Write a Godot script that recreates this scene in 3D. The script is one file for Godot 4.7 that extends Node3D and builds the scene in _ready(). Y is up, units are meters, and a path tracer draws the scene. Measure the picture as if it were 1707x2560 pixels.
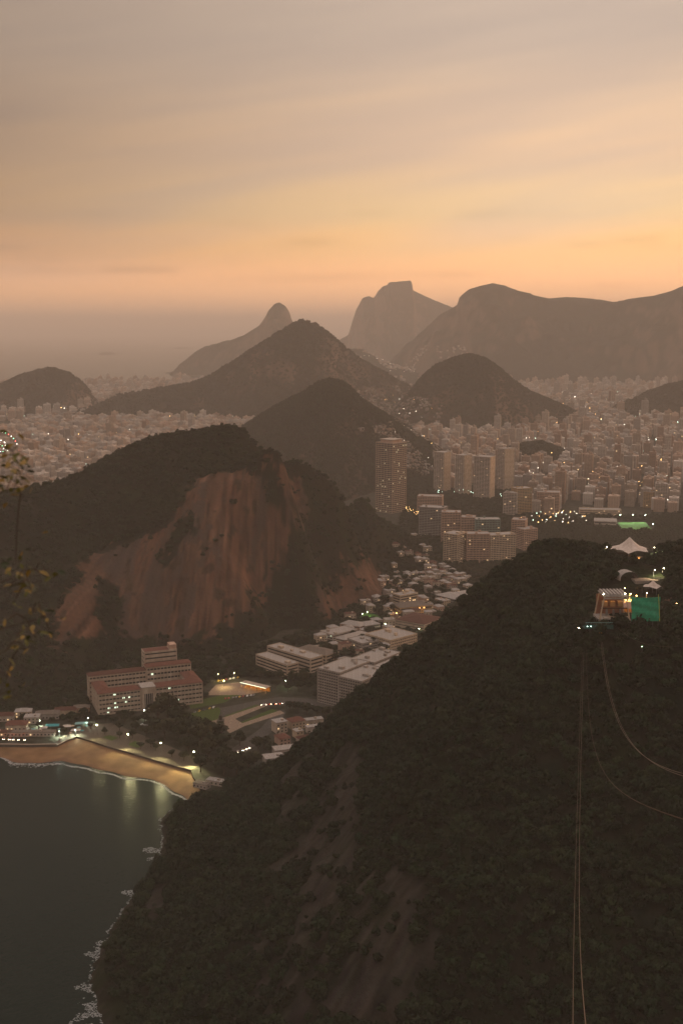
extends Node3D
# A bay city at dusk seen from a rock summit: beach cove and town below, a forested cable-car hill in front, hills and hazy mountains behind.
# World: metres, y up, sea level y = 0, the viewer stands at the origin (height 396 m) and looks along -z.

var rng := RandomNumberGenerator.new()
var names := {}
var hills := []            # every hill's height grid: {x0, z0, step, nx, nz, h}
var mats := {}
var unit_box: BoxMesh
var noise_a := FastNoiseLite.new()
var noise_b := FastNoiseLite.new()
var noise_c := FastNoiseLite.new()

# ---------------------------------------------------------------- helpers
func lin(r: float, g: float, b: float) -> Color:
	return Color(r, g, b).linear_to_srgb()

func tag(o: Node, label: String, category: String, group := "", kind := "") -> Node:
	if label != "": o.set_meta("label", label)
	if category != "": o.set_meta("category", category)
	if group != "": o.set_meta("group", group)
	if kind != "": o.set_meta("kind", kind)
	return o

func numbered(called: String) -> String:
	if not names.has(called):
		names[called] = 0
		return called
	names[called] += 1
	return "%s_%03d" % [called, names[called]]

func base(called: String, at := Vector3.ZERO, turn := 0.0) -> Node3D:
	var o := Node3D.new()
	o.name = numbered(called)
	add_child(o)
	o.position = at
	o.rotation.y = turn
	return o

func put(mesh: Mesh, called: String, m: Material, parent: Node = null, at := Vector3.ZERO) -> MeshInstance3D:
	var o := MeshInstance3D.new()
	o.mesh = mesh
	if m: o.material_override = m
	o.position = at
	if parent:
		o.name = called
		parent.add_child(o, true)
	else:
		o.name = numbered(called)
		add_child(o)
	return o

func box(parent: Node, called: String, centre: Vector3, size: Vector3, m: Material, turn := 0.0) -> MeshInstance3D:
	var o := put(unit_box, called, m, parent, centre)
	o.rotation.y = turn
	o.scale = size
	return o

func noise_tex(freq: float, lo: Color, hi: Color, octaves := 4, size := 256, sd := 1, type := FastNoiseLite.TYPE_SIMPLEX_SMOOTH) -> NoiseTexture2D:
	var n := FastNoiseLite.new()
	n.seed = sd
	n.noise_type = type
	n.frequency = freq
	n.fractal_octaves = octaves
	var t := NoiseTexture2D.new()
	t.width = size
	t.height = size
	t.seamless = true
	t.noise = n
	var g := Gradient.new()
	g.set_color(0, lo)
	g.set_color(1, hi)
	t.color_ramp = g
	return t

func normal_tex(freq: float, strength: float, octaves := 4, size := 512, sd := 3) -> NoiseTexture2D:
	var n := FastNoiseLite.new()
	n.seed = sd
	n.frequency = freq
	n.fractal_octaves = octaves
	var t := NoiseTexture2D.new()
	t.width = size
	t.height = size
	t.seamless = true
	t.noise = n
	t.as_normal_map = true
	t.bump_strength = strength
	return t

func mat(r: float, g: float, b: float, rough := 0.9, spec := 0.3) -> StandardMaterial3D:
	var m := StandardMaterial3D.new()
	m.albedo_color = lin(r, g, b)
	m.roughness = rough
	m.metallic_specular = spec
	return m

var grime: NoiseTexture2D
func worn(r: float, g: float, b: float, rough := 0.85, scale := 0.06) -> StandardMaterial3D:   # painted or rendered wall with weather stains
	var m := mat(r, g, b, rough, 0.25)
	m.albedo_texture = grime
	m.uv1_triplanar = true
	m.uv1_world_triplanar = true
	m.uv1_scale = Vector3(scale, scale * 0.45, scale)
	return m

func glow(r: float, g: float, b: float, power: float) -> StandardMaterial3D:
	var m := mat(0.6, 0.6, 0.6, 0.5)
	m.emission_enabled = true
	m.emission = lin(r, g, b)
	m.emission_energy_multiplier = power
	return m

func mesh_from(v: PackedVector3Array, idx: PackedInt32Array, nrm := PackedVector3Array(), col := PackedColorArray(), uv := PackedVector2Array()) -> ArrayMesh:
	var a := []
	a.resize(Mesh.ARRAY_MAX)
	a[Mesh.ARRAY_VERTEX] = v
	a[Mesh.ARRAY_INDEX] = idx
	if nrm.size(): a[Mesh.ARRAY_NORMAL] = nrm
	if col.size(): a[Mesh.ARRAY_COLOR] = col
	if uv.size(): a[Mesh.ARRAY_TEX_UV] = uv
	var m := ArrayMesh.new()
	m.add_surface_from_arrays(Mesh.PRIMITIVE_TRIANGLES, a)
	return m

# ---------------------------------------------------------------- height fields
func solve(a: Array, n: int) -> PackedFloat64Array:            # a: n rows of n + 1
	for c in n:
		var p := c
		for r in range(c + 1, n):
			if absf(a[r][c]) > absf(a[p][c]): p = r
		var t = a[c]
		a[c] = a[p]
		a[p] = t
		var rc: PackedFloat64Array = a[c]
		for r in range(c + 1, n):
			var rr: PackedFloat64Array = a[r]
			var f: float = rr[c] / rc[c]
			if f != 0.0:
				for k in range(c, n + 1): rr[k] -= f * rc[k]
			a[r] = rr
	var out := PackedFloat64Array()
	out.resize(n)
	for c in range(n - 1, -1, -1):
		var s: float = a[c][n]
		for k in range(c + 1, n): s -= a[c][k] * out[k]
		out[c] = s / a[c][c]
	return out

func kern(dx: float, dz: float) -> float:
	var r2 := (dx * dx + dz * dz) / 1e6
	return r2 * log(r2) if r2 > 1e-12 else 0.0

func surveyed(pts: Array, x0: float, z0: float, x1: float, z1: float, coarse: float, step: float) -> Dictionary:   # a smooth surface through spot heights
	var n := pts.size()
	var a := []
	for i in n:
		var row := PackedFloat64Array()
		row.resize(n + 4)
		for j in n: row[j] = kern(pts[i].x - pts[j].x, pts[i].z - pts[j].z)
		row[i] += 1e-9
		row[n] = 1.0
		row[n + 1] = pts[i].x / 1000.0
		row[n + 2] = pts[i].z / 1000.0
		row[n + 3] = pts[i].y
		a.append(row)
	for k in 3:
		var row := PackedFloat64Array()
		row.resize(n + 4)
		for j in n: row[j] = 1.0 if k == 0 else (pts[j].x / 1000.0 if k == 1 else pts[j].z / 1000.0)
		a.append(row)
	var w := solve(a, n + 3)
	var g := {"x0": x0, "z0": z0, "step": coarse, "nx": int((x1 - x0) / coarse) + 1, "nz": int((z1 - z0) / coarse) + 1, "h": PackedFloat32Array()}
	var px := PackedFloat64Array()
	var pz := PackedFloat64Array()
	for p in pts:
		px.append(p.x)
		pz.append(p.z)
	for j in g.nz:
		var z: float = z0 + j * coarse
		for i in g.nx:
			var x: float = x0 + i * coarse
			var s := w[n] + w[n + 1] * x / 1000.0 + w[n + 2] * z / 1000.0
			for k in n:
				var dx := x - px[k]
				var dz := z - pz[k]
				var r2 := (dx * dx + dz * dz) * 1e-6 + 1e-12
				s += w[k] * r2 * log(r2)
			g.h.append(s)
	var f := {"x0": x0, "z0": z0, "step": step, "nx": int((x1 - x0) / step) - 1, "nz": int((z1 - z0) / step) - 1, "h": PackedFloat32Array()}
	for j in f.nz:
		for i in f.nx: f.h.append(height_cubic(g, x0 + i * step, z0 + j * step))
	return f

func cub(a: float, b: float, c: float, d: float, t: float) -> float:
	return b + 0.5 * t * (c - a + t * (2.0 * a - 5.0 * b + 4.0 * c - d + t * (3.0 * (b - c) + d - a)))

func height_cubic(g: Dictionary, x: float, z: float) -> float:
	var fx: float = (x - g.x0) / g.step
	var fz: float = (z - g.z0) / g.step
	var i := int(fx)
	var j := int(fz)
	var r := PackedFloat32Array([0, 0, 0, 0])
	var h: PackedFloat32Array = g.h
	var nx: int = g.nx
	for b in 4:
		var o: int = clampi(j + b - 1, 0, g.nz - 1) * nx
		r[b] = cub(h[o + clampi(i - 1, 0, nx - 1)], h[o + clampi(i, 0, nx - 1)], h[o + clampi(i + 1, 0, nx - 1)], h[o + clampi(i + 2, 0, nx - 1)], fx - i)
	return cub(r[0], r[1], r[2], r[3], fz - j)

func height(g: Dictionary, x: float, z: float) -> float:
	var fx: float = (x - g.x0) / g.step
	var fz: float = (z - g.z0) / g.step
	var i := int(floor(fx))
	var j := int(floor(fz))
	if i < 0 or j < 0 or i >= g.nx - 1 or j >= g.nz - 1: return -99.0
	var h: PackedFloat32Array = g.h
	var o: int = j * g.nx + i
	var u := fx - i
	var v := fz - j
	return lerpf(lerpf(h[o], h[o + 1], u), lerpf(h[o + g.nx], h[o + g.nx + 1], u), v)

func slope_at(g: Dictionary, x: float, z: float) -> float:
	var e: float = g.step
	return Vector2(height(g, x + e, z) - height(g, x - e, z), height(g, x, z + e) - height(g, x, z - e)).length() / (2.0 * e)

func terrain(x: float, z: float) -> float:                     # the highest ground at a place
	var y := 4.0
	for g in hills: y = maxf(y, height(g, x, z))
	return y

func ridge_field(r: Array, front: float, back: float, p: float, q: float, step: float, rough: float, sd: int) -> Dictionary:
	var x0: float = r[0].x
	var x1: float = r[r.size() - 1].x
	var hm := 0.0
	var z0 := 1e9
	var z1 := -1e9
	for v in r:
		hm = maxf(hm, v.y)
		z0 = minf(z0, v.z)
		z1 = maxf(z1, v.z)
	z0 -= back
	z1 += front
	var g := {"x0": x0, "z0": z0, "step": step, "nx": int((x1 - x0) / step) + 1, "nz": int((z1 - z0) / step) + 1, "h": PackedFloat32Array()}
	noise_b.seed = sd
	noise_b.frequency = 1.0 / (hm * 1.1 + 60.0)
	noise_b.fractal_type = FastNoiseLite.FRACTAL_RIDGED
	noise_b.fractal_octaves = 4
	noise_c.seed = sd + 1
	noise_c.frequency = 1.0 / 55.0
	noise_c.fractal_octaves = 3
	var rx := PackedFloat32Array()
	var rz := PackedFloat32Array()
	for i in g.nx:
		var x: float = x0 + i * step
		var k := 0
		while k < r.size() - 2 and r[k + 1].x < x: k += 1
		var t: float = clampf((x - r[k].x) / (r[k + 1].x - r[k].x), 0.0, 1.0)
		rx.append(lerpf(r[k].y, r[k + 1].y, t))
		rz.append(lerpf(r[k].z, r[k + 1].z, t))
	for j in g.nz:
		var z: float = z0 + j * step
		for i in g.nx:
			var x: float = x0 + i * step
			var dz := z - rz[i]
			var tall := clampf(rx[i] / hm, 0.0, 1.0)
			var t := minf(1.0, absf(dz) / ((front if dz > 0.0 else back) * (0.3 + 0.7 * tall)))
			# spurs run down from the ridge: the ridge height is read a little to the side as the slope descends
			var side := noise_c.get_noise_2d(x * 0.2, z * 0.2) * step * 14.0 * t
			var ii := clampi(i + int(side / step), 0, g.nx - 1)
			var hr := lerpf(rx[i], rx[ii], minf(1.0, t * 3.0))
			var y: float = (hr + 12.0) * pow(1.0 - pow(t, p), q) - 12.0
			var mid := 4.0 * t * (1.0 - t)
			y += rough * hm * 0.16 * mid * noise_b.get_noise_2d(x, z * 0.6)
			y += noise_c.get_noise_2d(x, z) * (1.5 + 0.008 * hm) * (0.35 + mid)
			g.h.append(y)
	return g

func hill_mesh(g: Dictionary, low: float, shade: Callable) -> ArrayMesh:
	var nx: int = g.nx
	var nz: int = g.nz
	var h: PackedFloat32Array = g.h
	var st: float = g.step
	var v := PackedVector3Array()
	var nr := PackedVector3Array()
	var co := PackedColorArray()
	var id := PackedInt32Array()
	v.resize(nx * nz)
	nr.resize(nx * nz)
	co.resize(nx * nz)
	for j in nz:
		for i in nx:
			var o := j * nx + i
			var x: float = g.x0 + i * st
			var z: float = g.z0 + j * st
			v[o] = Vector3(x, h[o], z)
			var dx := (h[j * nx + mini(i + 1, nx - 1)] - h[j * nx + maxi(i - 1, 0)]) / (2.0 * st)
			var dz := (h[mini(j + 1, nz - 1) * nx + i] - h[maxi(j - 1, 0) * nx + i]) / (2.0 * st)
			nr[o] = Vector3(-dx, 1.0, -dz).normalized()
			co[o] = shade.call(x, h[o], z, Vector2(dx, dz))
	for j in nz - 1:
		for i in nx - 1:
			var o := j * nx + i
			if maxf(maxf(h[o], h[o + 1]), maxf(h[o + nx], h[o + nx + 1])) < low: continue
			id.append_array([o, o + 1, o + nx, o + 1, o + nx + 1, o + nx])
	return mesh_from(v, id, nr, co)

func in_any(polys: Array, x: float, z: float) -> bool:
	var p := Vector2(x, z)
	for q in polys:
		if Geometry2D.is_point_in_polygon(p, q): return true
	return false

func poly(pts: Array) -> PackedVector2Array:
	var out := PackedVector2Array()
	for p in pts: out.append(Vector2(p.x, p.z))
	return out

# ---------------------------------------------------------------- sky
func ramp(table: Array, e: float) -> Vector3:
	for i in range(1, table.size()):
		if e <= table[i][0]:
			var t: float = smoothstep(table[i - 1][0], table[i][0], e)
			return table[i - 1][1].lerp(table[i][1], t)
	return table[table.size() - 1][1]

func make_sky() -> Sky:
	var w := 2048
	var h := 1024
	var im := Image.create_empty(w, h, false, Image.FORMAT_RGBF)
	var glow_az := deg_to_rad(SUN_AZ)
	# dusk air away from the afterglow and towards it: elevation in degrees, linear colour
	var away := [[0.0, Vector3(0.90, 0.46, 0.24)], [1.6, Vector3(0.78, 0.385, 0.18)], [3.8, Vector3(0.37, 0.185, 0.085)], [5.5, Vector3(0.25, 0.152, 0.088)], [8.5, Vector3(0.175, 0.124, 0.09)], [14.0, Vector3(0.235, 0.175, 0.13)], [24.0, Vector3(0.46, 0.36, 0.30)], [50.0, Vector3(0.69, 0.56, 0.49)], [90.0, Vector3(0.64, 0.55, 0.51)]]
	var near := [[0.0, Vector3(1.30, 0.65, 0.33)], [2.2, Vector3(1.22, 0.60, 0.265)], [4.2, Vector3(0.97, 0.55, 0.225)], [5.6, Vector3(0.76, 0.505, 0.255)], [8.5, Vector3(0.645, 0.43, 0.268)], [14.0, Vector3(0.43, 0.335, 0.265)], [24.0, Vector3(0.48, 0.38, 0.32)], [50.0, Vector3(0.69, 0.56, 0.49)], [90.0, Vector3(0.64, 0.55, 0.51)]]
	var n := FastNoiseLite.new()
	n.seed = 11
	n.frequency = 1.0
	n.fractal_octaves = 4
	n.fractal_gain = 0.45
	var n2 := FastNoiseLite.new()
	n2.seed = 5
	n2.frequency = 1.0
	n2.fractal_octaves = 3
	for j in h / 2:
		var e := 90.0 - (j + 0.5) * 180.0 / h
		var ra := []
		for tb in [away, near]: ra.append(ramp(tb, e))
		var lowness := exp(-e / 40.0)
		for i in w:
			var az := (i + 0.5) / w * TAU
			var off := absf(angle_difference(az, glow_az))
			var g := 1.0 - smoothstep(deg_to_rad(44.0), deg_to_rad(84.0), off)
			var c: Vector3 = ra[0].lerp(ra[1], g)
			# long streaks of high cloud, tilted, thin near the horizon
			var cx := cos(az) * 1.9
			var cz := sin(az) * 1.9
			var tilt := e - 7.5 * sin(az)
			var s := n.get_noise_3d(cx, tilt * 0.34, cz) + 0.6 * n2.get_noise_3d(cx * 2.2, tilt * 1.0, cz * 2.2)
			var wide := n2.get_noise_3d(cx * 0.7 + 7.0, tilt * 0.085, cz * 0.7)
			var amount := smoothstep(4.0, 8.5, e - 2.2 * sin(az) + 5.0 * wide) * lowness
			var veil := clampf(0.5 + 0.85 * s + 0.6 * wide, 0.0, 1.0)
			var grey := c.dot(Vector3(0.3, 0.5, 0.2))
			var cloud := Vector3(1.02, 0.84, 0.77) * grey
			c = c.lerp(cloud, amount * veil * 0.42)
			c *= 1.0 + amount * (0.06 - 0.12 * veil)
			# a few thin bars of cloud low in the afterglow
			var bar := n.get_noise_3d(cx * 2.6 + 3.0, e * 1.55, cz * 2.6)
			var low_bar := smoothstep(0.30, 0.62, bar) * smoothstep(0.4, 2.0, e) * (1.0 - smoothstep(4.6, 6.2, e))
			c *= 1.0 - 0.20 * low_bar
			for bank in [[-1.5, 4.15, 1.5, 0.22, -0.02], [11.9, 3.95, 1.3, 0.11, 0.07], [-14.0, 2.7, 2.2, 0.16, -0.03], [5.6, 2.6, 1.6, 0.14, 0.0], [-1.0, 2.45, 4.5, 0.2, -0.03]]:   # small flat banks
				var da := rad_to_deg(angle_difference(deg_to_rad(bank[0]), az))
				if absf(da) < bank[2] * 3.0: c *= 1.0 - 0.15 * exp(-pow(da / bank[2], 2.0) - pow((e - bank[1] + bank[4] * da) / bank[3], 2.0))
			im.set_pixel(i, j, Color(c.x, c.y, c.z))
	im.fill_rect(Rect2i(0, h / 2, w, h / 2), Color(0.12, 0.1, 0.085))
	var m := PanoramaSkyMaterial.new()
	m.panorama = ImageTexture.create_from_image(im)
	var sky := Sky.new()
	sky.sky_material = m
	return sky

const SUN_AZ := 58.0

func _ready() -> void:
	# ---- camera, sky, sun, haze, exposure
	var cam := Camera3D.new()
	cam.name = "camera"
	cam.near = 0.2
	cam.far = 120000.0
	add_child(cam)
	cam.position = Vector3(0, 396, 0)
	cam.rotation_degrees = Vector3(-9.19, 0, 0)
	cam.fov = 48.47
	var lens := CameraAttributesPhysical.new()          # wide open, focused on the far town: the leaves close by go soft
	lens.frustum_focal_length = 26.66
	lens.frustum_focus_distance = 900.0
	lens.exposure_aperture = 2.2
	lens.frustum_near = 0.2
	lens.frustum_far = 120000.0
	cam.attributes = lens
	cam.current = true
	var env := Environment.new()
	env.background_mode = Environment.BG_SKY
	env.sky = make_sky()
	env.background_energy_multiplier = 1.0
	env.tonemap_mode = Environment.TONE_MAPPER_LINEAR
	env.tonemap_exposure = 1.55
	env.fog_enabled = true                       # warm evening haze
	env.fog_density = 0.000073
	env.fog_light_color = Color(0.95, 0.92, 0.885)
	env.sdfgi_enabled = true
	env.ssao_enabled = true
	env.ssil_enabled = true
	var we := WorldEnvironment.new()
	we.environment = env
	add_child(we)
	var sun := DirectionalLight3D.new()
	sun.name = "afterglow_sun"
	sun.light_color = Color(1.0, 0.72, 0.48)
	sun.light_energy = 0.45
	sun.light_angular_distance = 24.0
	sun.shadow_enabled = true
	add_child(sun)
	var az := deg_to_rad(SUN_AZ)
	var el := deg_to_rad(9.0)
	sun.look_at_from_position(Vector3.ZERO, -Vector3(sin(az) * cos(el), sin(el), -cos(az) * cos(el)))

	rng.seed = 77
	unit_box = BoxMesh.new()
	noise_a.seed = 21
	grime = noise_tex(0.012, Color(0.78, 0.76, 0.74), Color(1, 1, 1), 5, 256, 9)
	mats.grime_stone = worn(0.10, 0.088, 0.076, 0.95, 0.2)
	mats.ochre_bright = worn(0.5, 0.27, 0.04, 0.9, 0.2)
	mats.court = worn(0.08, 0.22, 0.04, 0.9, 0.2)
	mats.tower_brown = worn(0.34, 0.255, 0.20, 0.7)
	mats.tower_grey = worn(0.45, 0.385, 0.335)
	mats.lit_green_yellow = glow(0.95, 0.9, 0.45, 0.32)
	mats.canvas_two = worn(0.55, 0.48, 0.44, 0.8, 0.1)
	mats.roof_rose = worn(0.42, 0.27, 0.21, 0.9, 0.15)
	mats.net_green = worn(0.03, 0.34, 0.20, 0.85, 0.4)
	mats.lime = mat(0.30, 0.36, 0.08, 0.7)
	mats.teal_dark = worn(0.03, 0.085, 0.08, 0.8, 0.3)
	mats.rope = mat(0.12, 0.085, 0.062, 0.6, 0.4)
	mats.rope_dim = mat(0.07, 0.045, 0.03, 0.7, 0.3)
	mats.soil_plain = worn(0.10, 0.085, 0.07, 0.95, 0.05)
	mats.boulder = worn(0.16, 0.10, 0.075, 0.95, 0.2)
	mats.near_leaf = []
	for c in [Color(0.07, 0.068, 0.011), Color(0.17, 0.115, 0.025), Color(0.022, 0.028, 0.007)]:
		var nl := mat(c.r, c.g, c.b, 0.6, 0.4)
		nl.backlight_enabled = true
		nl.backlight = lin(c.r * 0.4, c.g * 0.4, c.b * 0.3)
		mats.near_leaf.append(nl)
	town_mats()
	setting()
	forests()
	print("forests ", Time.get_ticks_msec())
	coast()
	town()
	print("town ", Time.get_ticks_msec())
	towers()
	city()
	print("city ", Time.get_ticks_msec())
	hilltop()
	ropes()
	viewpoint()
	print("setting ", Time.get_ticks_msec())

# ---------------------------------------------------------------- the setting
var hill_b: Dictionary
var hill_u: Dictionary
var rock_b := []
var scrub_b := []
var rock_u := []
var clear_u := []
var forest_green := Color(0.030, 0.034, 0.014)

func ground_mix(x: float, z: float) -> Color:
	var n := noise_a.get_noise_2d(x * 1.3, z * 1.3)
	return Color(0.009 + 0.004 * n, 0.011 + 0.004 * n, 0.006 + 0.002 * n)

func rock_tone(streak: float, fine: float, warm: float) -> Color:
	var k := clampf(0.66 + 0.62 * streak + 0.45 * fine, 0.14, 1.7)
	return Color(0.118 * k, (0.056 + 0.009 * warm) * k, (0.036 + 0.008 * warm) * k)

func rock_mask_b(x: float, z: float) -> float:
	if in_any(scrub_b, x, z): return 0.0
	return 1.0 if in_any(rock_b, x, z) else 0.0

func shade_b(x: float, y: float, z: float, d: Vector2) -> Color:
	var c := ground_mix(x, z)
	var wob := noise_a.get_noise_2d(x * 4.0, z * 4.0) * 14.0
	if rock_mask_b(x + wob, z + wob) > 0.5:
		var a := atan2(x + 150.0, z + 1900.0)
		var s := 0.6 * noise_b.get_noise_2d(a * 520.0, y * 0.08) + 0.8 * noise_b.get_noise_2d(a * 1300.0 + 70.0, y * 0.12)
		s *= 0.35 + 1.1 * absf(noise_a.get_noise_2d(x * 1.1 + 200.0, y * 1.6)) * 2.0
		var f := noise_b.get_noise_2d(a * 2600.0, y * 0.3)
		var patch := noise_a.get_noise_2d(x * 2.2 + 400.0, y * 2.2)
		if patch > 0.40: return c.lerp(rock_tone(s, f, 0.5), 0.35)
		var bare := rock_tone(s + patch * 0.35, f, 0.5 + noise_a.get_noise_2d(x, z + 900.0))
		# dark brown streaks in the rock, thicker on the left of the face
		var dark_streak := noise_b.get_noise_2d(a * 330.0 + 40.0, y * 0.16) + 0.5 * f + 0.45 * noise_a.get_noise_2d(x * 0.9, z * 0.9 + 70.0)
		return bare.lerp(Color(0.042, 0.031, 0.027), 0.8 * smoothstep(0.0, 0.3, dark_streak + (0.28 if x < -190.0 + 60.0 * noise_a.get_noise_2d(x * 3.0, z * 3.0) else -0.12)))
	return c

func rock_amount_u(x: float, z: float) -> float:
	if not in_any(rock_u, x, z): return 0.0
	var u := x * 0.72 + z * 0.69
	var along := -x * 0.69 + z * 0.72
	var s := noise_a.get_noise_2d(u * 9.0, along * 0.5) + 0.4 * noise_a.get_noise_2d(u * 21.0 + 50.0, along * 2.4)
	var slab := smoothstep(-0.10, 0.14, noise_a.get_noise_2d(u * 2.2 + 300.0, along * 0.7))          # broad bare slabs between the belts of trees
	return maxf(smoothstep(0.15, 0.46, s), 0.75 * slab)

func shade_u(x: float, y: float, z: float, d: Vector2) -> Color:
	var c := ground_mix(x, z)
	var r := rock_amount_u(x, z)
	if y < 2.6 + 4.0 * noise_a.get_noise_2d(x * 6.0, z * 6.0): r = 0.6
	if r > 0.0:
		var u := x * 0.72 + z * 0.69
		var s := noise_b.get_noise_2d(u * 6.0, (z - x) * 0.5)
		var k := 0.55 + 0.75 * s + 0.25 * noise_b.get_noise_2d(u * 14.0, (z - x) * 1.5)
		return c.lerp(Color(0.050 * k, 0.043 * k, 0.037 * k), r)
	return c

func shade_far(x: float, y: float, z: float, d: Vector2) -> Color:
	var c := ground_mix(x * 0.4, z * 0.4)
	var s := d.length()
	var r := smoothstep(0.95, 1.5, s + 0.35 * noise_a.get_noise_2d(x, z))
	var n := 0.75 + 0.5 * noise_a.get_noise_2d(x * 2.0, y * 0.3)
	return c.lerp(Color(0.13 * n, 0.085 * n, 0.062 * n), r * 0.8)

func setting() -> void:
	var soil := StandardMaterial3D.new()
	soil.vertex_color_use_as_albedo = true
	soil.roughness = 0.95
	soil.metallic_specular = 0.2
	soil.normal_enabled = true
	soil.normal_texture = normal_tex(0.02, 9.0, 6, 512, 4)
	soil.uv1_triplanar = true
	soil.uv1_world_triplanar = true
	soil.uv1_scale = Vector3(0.02, 0.02, 0.02)
	mats.soil = soil

	# sea
	var sea_mat := mat(0.001, 0.009, 0.007, 0.23, 0.13)
	sea_mat.normal_enabled = true
	sea_mat.normal_texture = normal_tex(0.011, 6.0, 4, 1024, 8)
	sea_mat.normal_scale = 0.5
	sea_mat.uv1_triplanar = true
	sea_mat.uv1_world_triplanar = true
	sea_mat.uv1_scale = Vector3(0.016, 0.016, 0.016)
	var sv := PackedVector3Array([Vector3(-45000, 0, -62000), Vector3(45000, 0, -62000), Vector3(45000, 0, 9000), Vector3(-45000, 0, 9000)])
	var sea := put(mesh_from(sv, PackedInt32Array([0, 1, 2, 0, 2, 3]), PackedVector3Array([Vector3.UP, Vector3.UP, Vector3.UP, Vector3.UP])), "sea", sea_mat)
	tag(sea, "dark green bay water reaching to the hazy horizon", "sea", "", "structure")

	# flat city land
	var land_mat := mat(0.055, 0.05, 0.044, 0.95, 0.2)
	land_mat.albedo_texture = noise_tex(0.02, Color(0.45, 0.52, 0.38), Color(1, 1, 1), 5, 512, 31)
	land_mat.uv1_triplanar = true
	land_mat.uv1_world_triplanar = true
	land_mat.uv1_scale = Vector3(0.006, 0.006, 0.006)
	mats.land = land_mat
	var shore := [Vector3(-620, 4, -1005), Vector3(-346.8, 4, -1030.2), Vector3(-324.3, 4, -1031.2), Vector3(-297.4, 4, -1030.2), Vector3(-270, 4, -1031.2), Vector3(-263.7, 4, -1045), Vector3(-257.1, 4, -1054.8), Vector3(-239.4, 4, -1042.9), Vector3(-220.7, 4, -1028.1), Vector3(-199.6, 4, -1014.7), Vector3(-179.7, 4, -1000.7), Vector3(-157.8, 4, -985.1), Vector3(-134.7, 4, -969.9), Vector3(-131, 4, -955.2), Vector3(-122.6, 4, -935.6), Vector3(-90, 4, -890), Vector3(40, 4, -900), Vector3(420, 4, -760), Vector3(2600, 4, -1500), Vector3(7000, 4, -6000), Vector3(9000, 4, -22000), Vector3(-1500, 4, -22000), Vector3(-1560, 4, -10100), Vector3(-1300, 4, -9600), Vector3(-1000, 4, -8900), Vector3(-1500, 4, -8450), Vector3(-2600, 4, -8200), Vector3(-4000, 4, -7600), Vector3(-3600, 4, -4000), Vector3(-1500, 4, -2300), Vector3(-900, 4, -1500)]
	var lp := poly(shore)
	var tri := Geometry2D.triangulate_polygon(lp)
	var lv := PackedVector3Array()
	var ln := PackedVector3Array()
	for p in lp:
		lv.append(Vector3(p.x, 4.0, p.y))
		ln.append(Vector3.UP)
	for k in range(0, tri.size(), 3):      # upward faces run clockwise seen from above
		var a := lp[tri[k]]
		var b := lp[tri[k + 1]]
		var c := lp[tri[k + 2]]
		if (b - a).cross(c - a) < 0.0:
			var t := tri[k + 1]
			tri[k + 1] = tri[k + 2]
			tri[k + 2] = t
	var land := put(mesh_from(lv, tri, ln), "ground", land_mat)
	tag(land, "flat built-up land of the city between the hills", "ground", "", "structure")

	# surveyed hills
	rock_b = [poly([Vector3(-200, 191, -1526), Vector3(-169, 201, -1543), Vector3(-132, 207, -1531), Vector3(-108, 200, -1521), Vector3(-79, 216, -1536), Vector3(-64, 197, -1627), Vector3(-52, 164, -1610), Vector3(-55, 133, -1535), Vector3(-78, 87, -1494), Vector3(-104, 46, -1475), Vector3(-123, 36, -1400), Vector3(-153, 24, -1362), Vector3(-189, 17, -1352), Vector3(-245, 17, -1364), Vector3(-279, 24, -1347), Vector3(-307, 30, -1308), Vector3(-333, 31, -1269), Vector3(-357, 38, -1264), Vector3(-345, 59, -1319), Vector3(-330, 87, -1384), Vector3(-322, 108, -1442), Vector3(-276, 121, -1463), Vector3(-231, 139, -1463), Vector3(-205, 172, -1495)]),
		poly([Vector3(-9, 43, -1584), Vector3(23, 53, -1625), Vector3(45, 35, -1744), Vector3(70, 4, -1760), Vector3(65, 3, -1629), Vector3(10, 4, -1556), Vector3(-29, 9, -1481), Vector3(-35, 28, -1490)])]
	scrub_b = [poly([Vector3(-113, 198, -1521), Vector3(-85, 203, -1525), Vector3(-76, 188, -1525), Vector3(-84, 167, -1513), Vector3(-84, 149, -1510), Vector3(-102, 167, -1510)]),
		poly([Vector3(-225, 125, -1448), Vector3(-196, 155, -1471), Vector3(-187, 151, -1465), Vector3(-204, 121, -1439), Vector3(-227, 91, -1419), Vector3(-235, 97, -1423)]),
		poly([Vector3(-299, 83, -1405), Vector3(-279, 75, -1401), Vector3(-268, 32, -1363), Vector3(-283, 28, -1345), Vector3(-302, 47, -1348), Vector3(-301, 67, -1378)]),
		poly([Vector3(-356, 53, -1303), Vector3(-334, 54, -1318), Vector3(-335, 34, -1276), Vector3(-355, 34, -1257)])]
	rock_u = [poly([Vector3(-49, 47, -846), Vector3(-8, 87, -834), Vector3(14, 96, -784), Vector3(10, 83, -682), Vector3(25, 88, -634), Vector3(50, 94, -562), Vector3(50, 61, -526), Vector3(25, 50, -524), Vector3(-68, 19, -571), Vector3(-89, 15, -586), Vector3(-58, 34, -622), Vector3(-51, 40, -678), Vector3(-43, 46, -727)]),
		poly([Vector3(-132, 8, -709), Vector3(-132, 9, -743), Vector3(-122, 14, -759), Vector3(-117, 15, -744), Vector3(-121, 12, -692), Vector3(-126, 10, -673)]),
		poly([Vector3(237, 212, -824), Vector3(259, 221, -847), Vector3(278, 224, -832), Vector3(245, 208, -726), Vector3(223, 205, -750)])]
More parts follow.
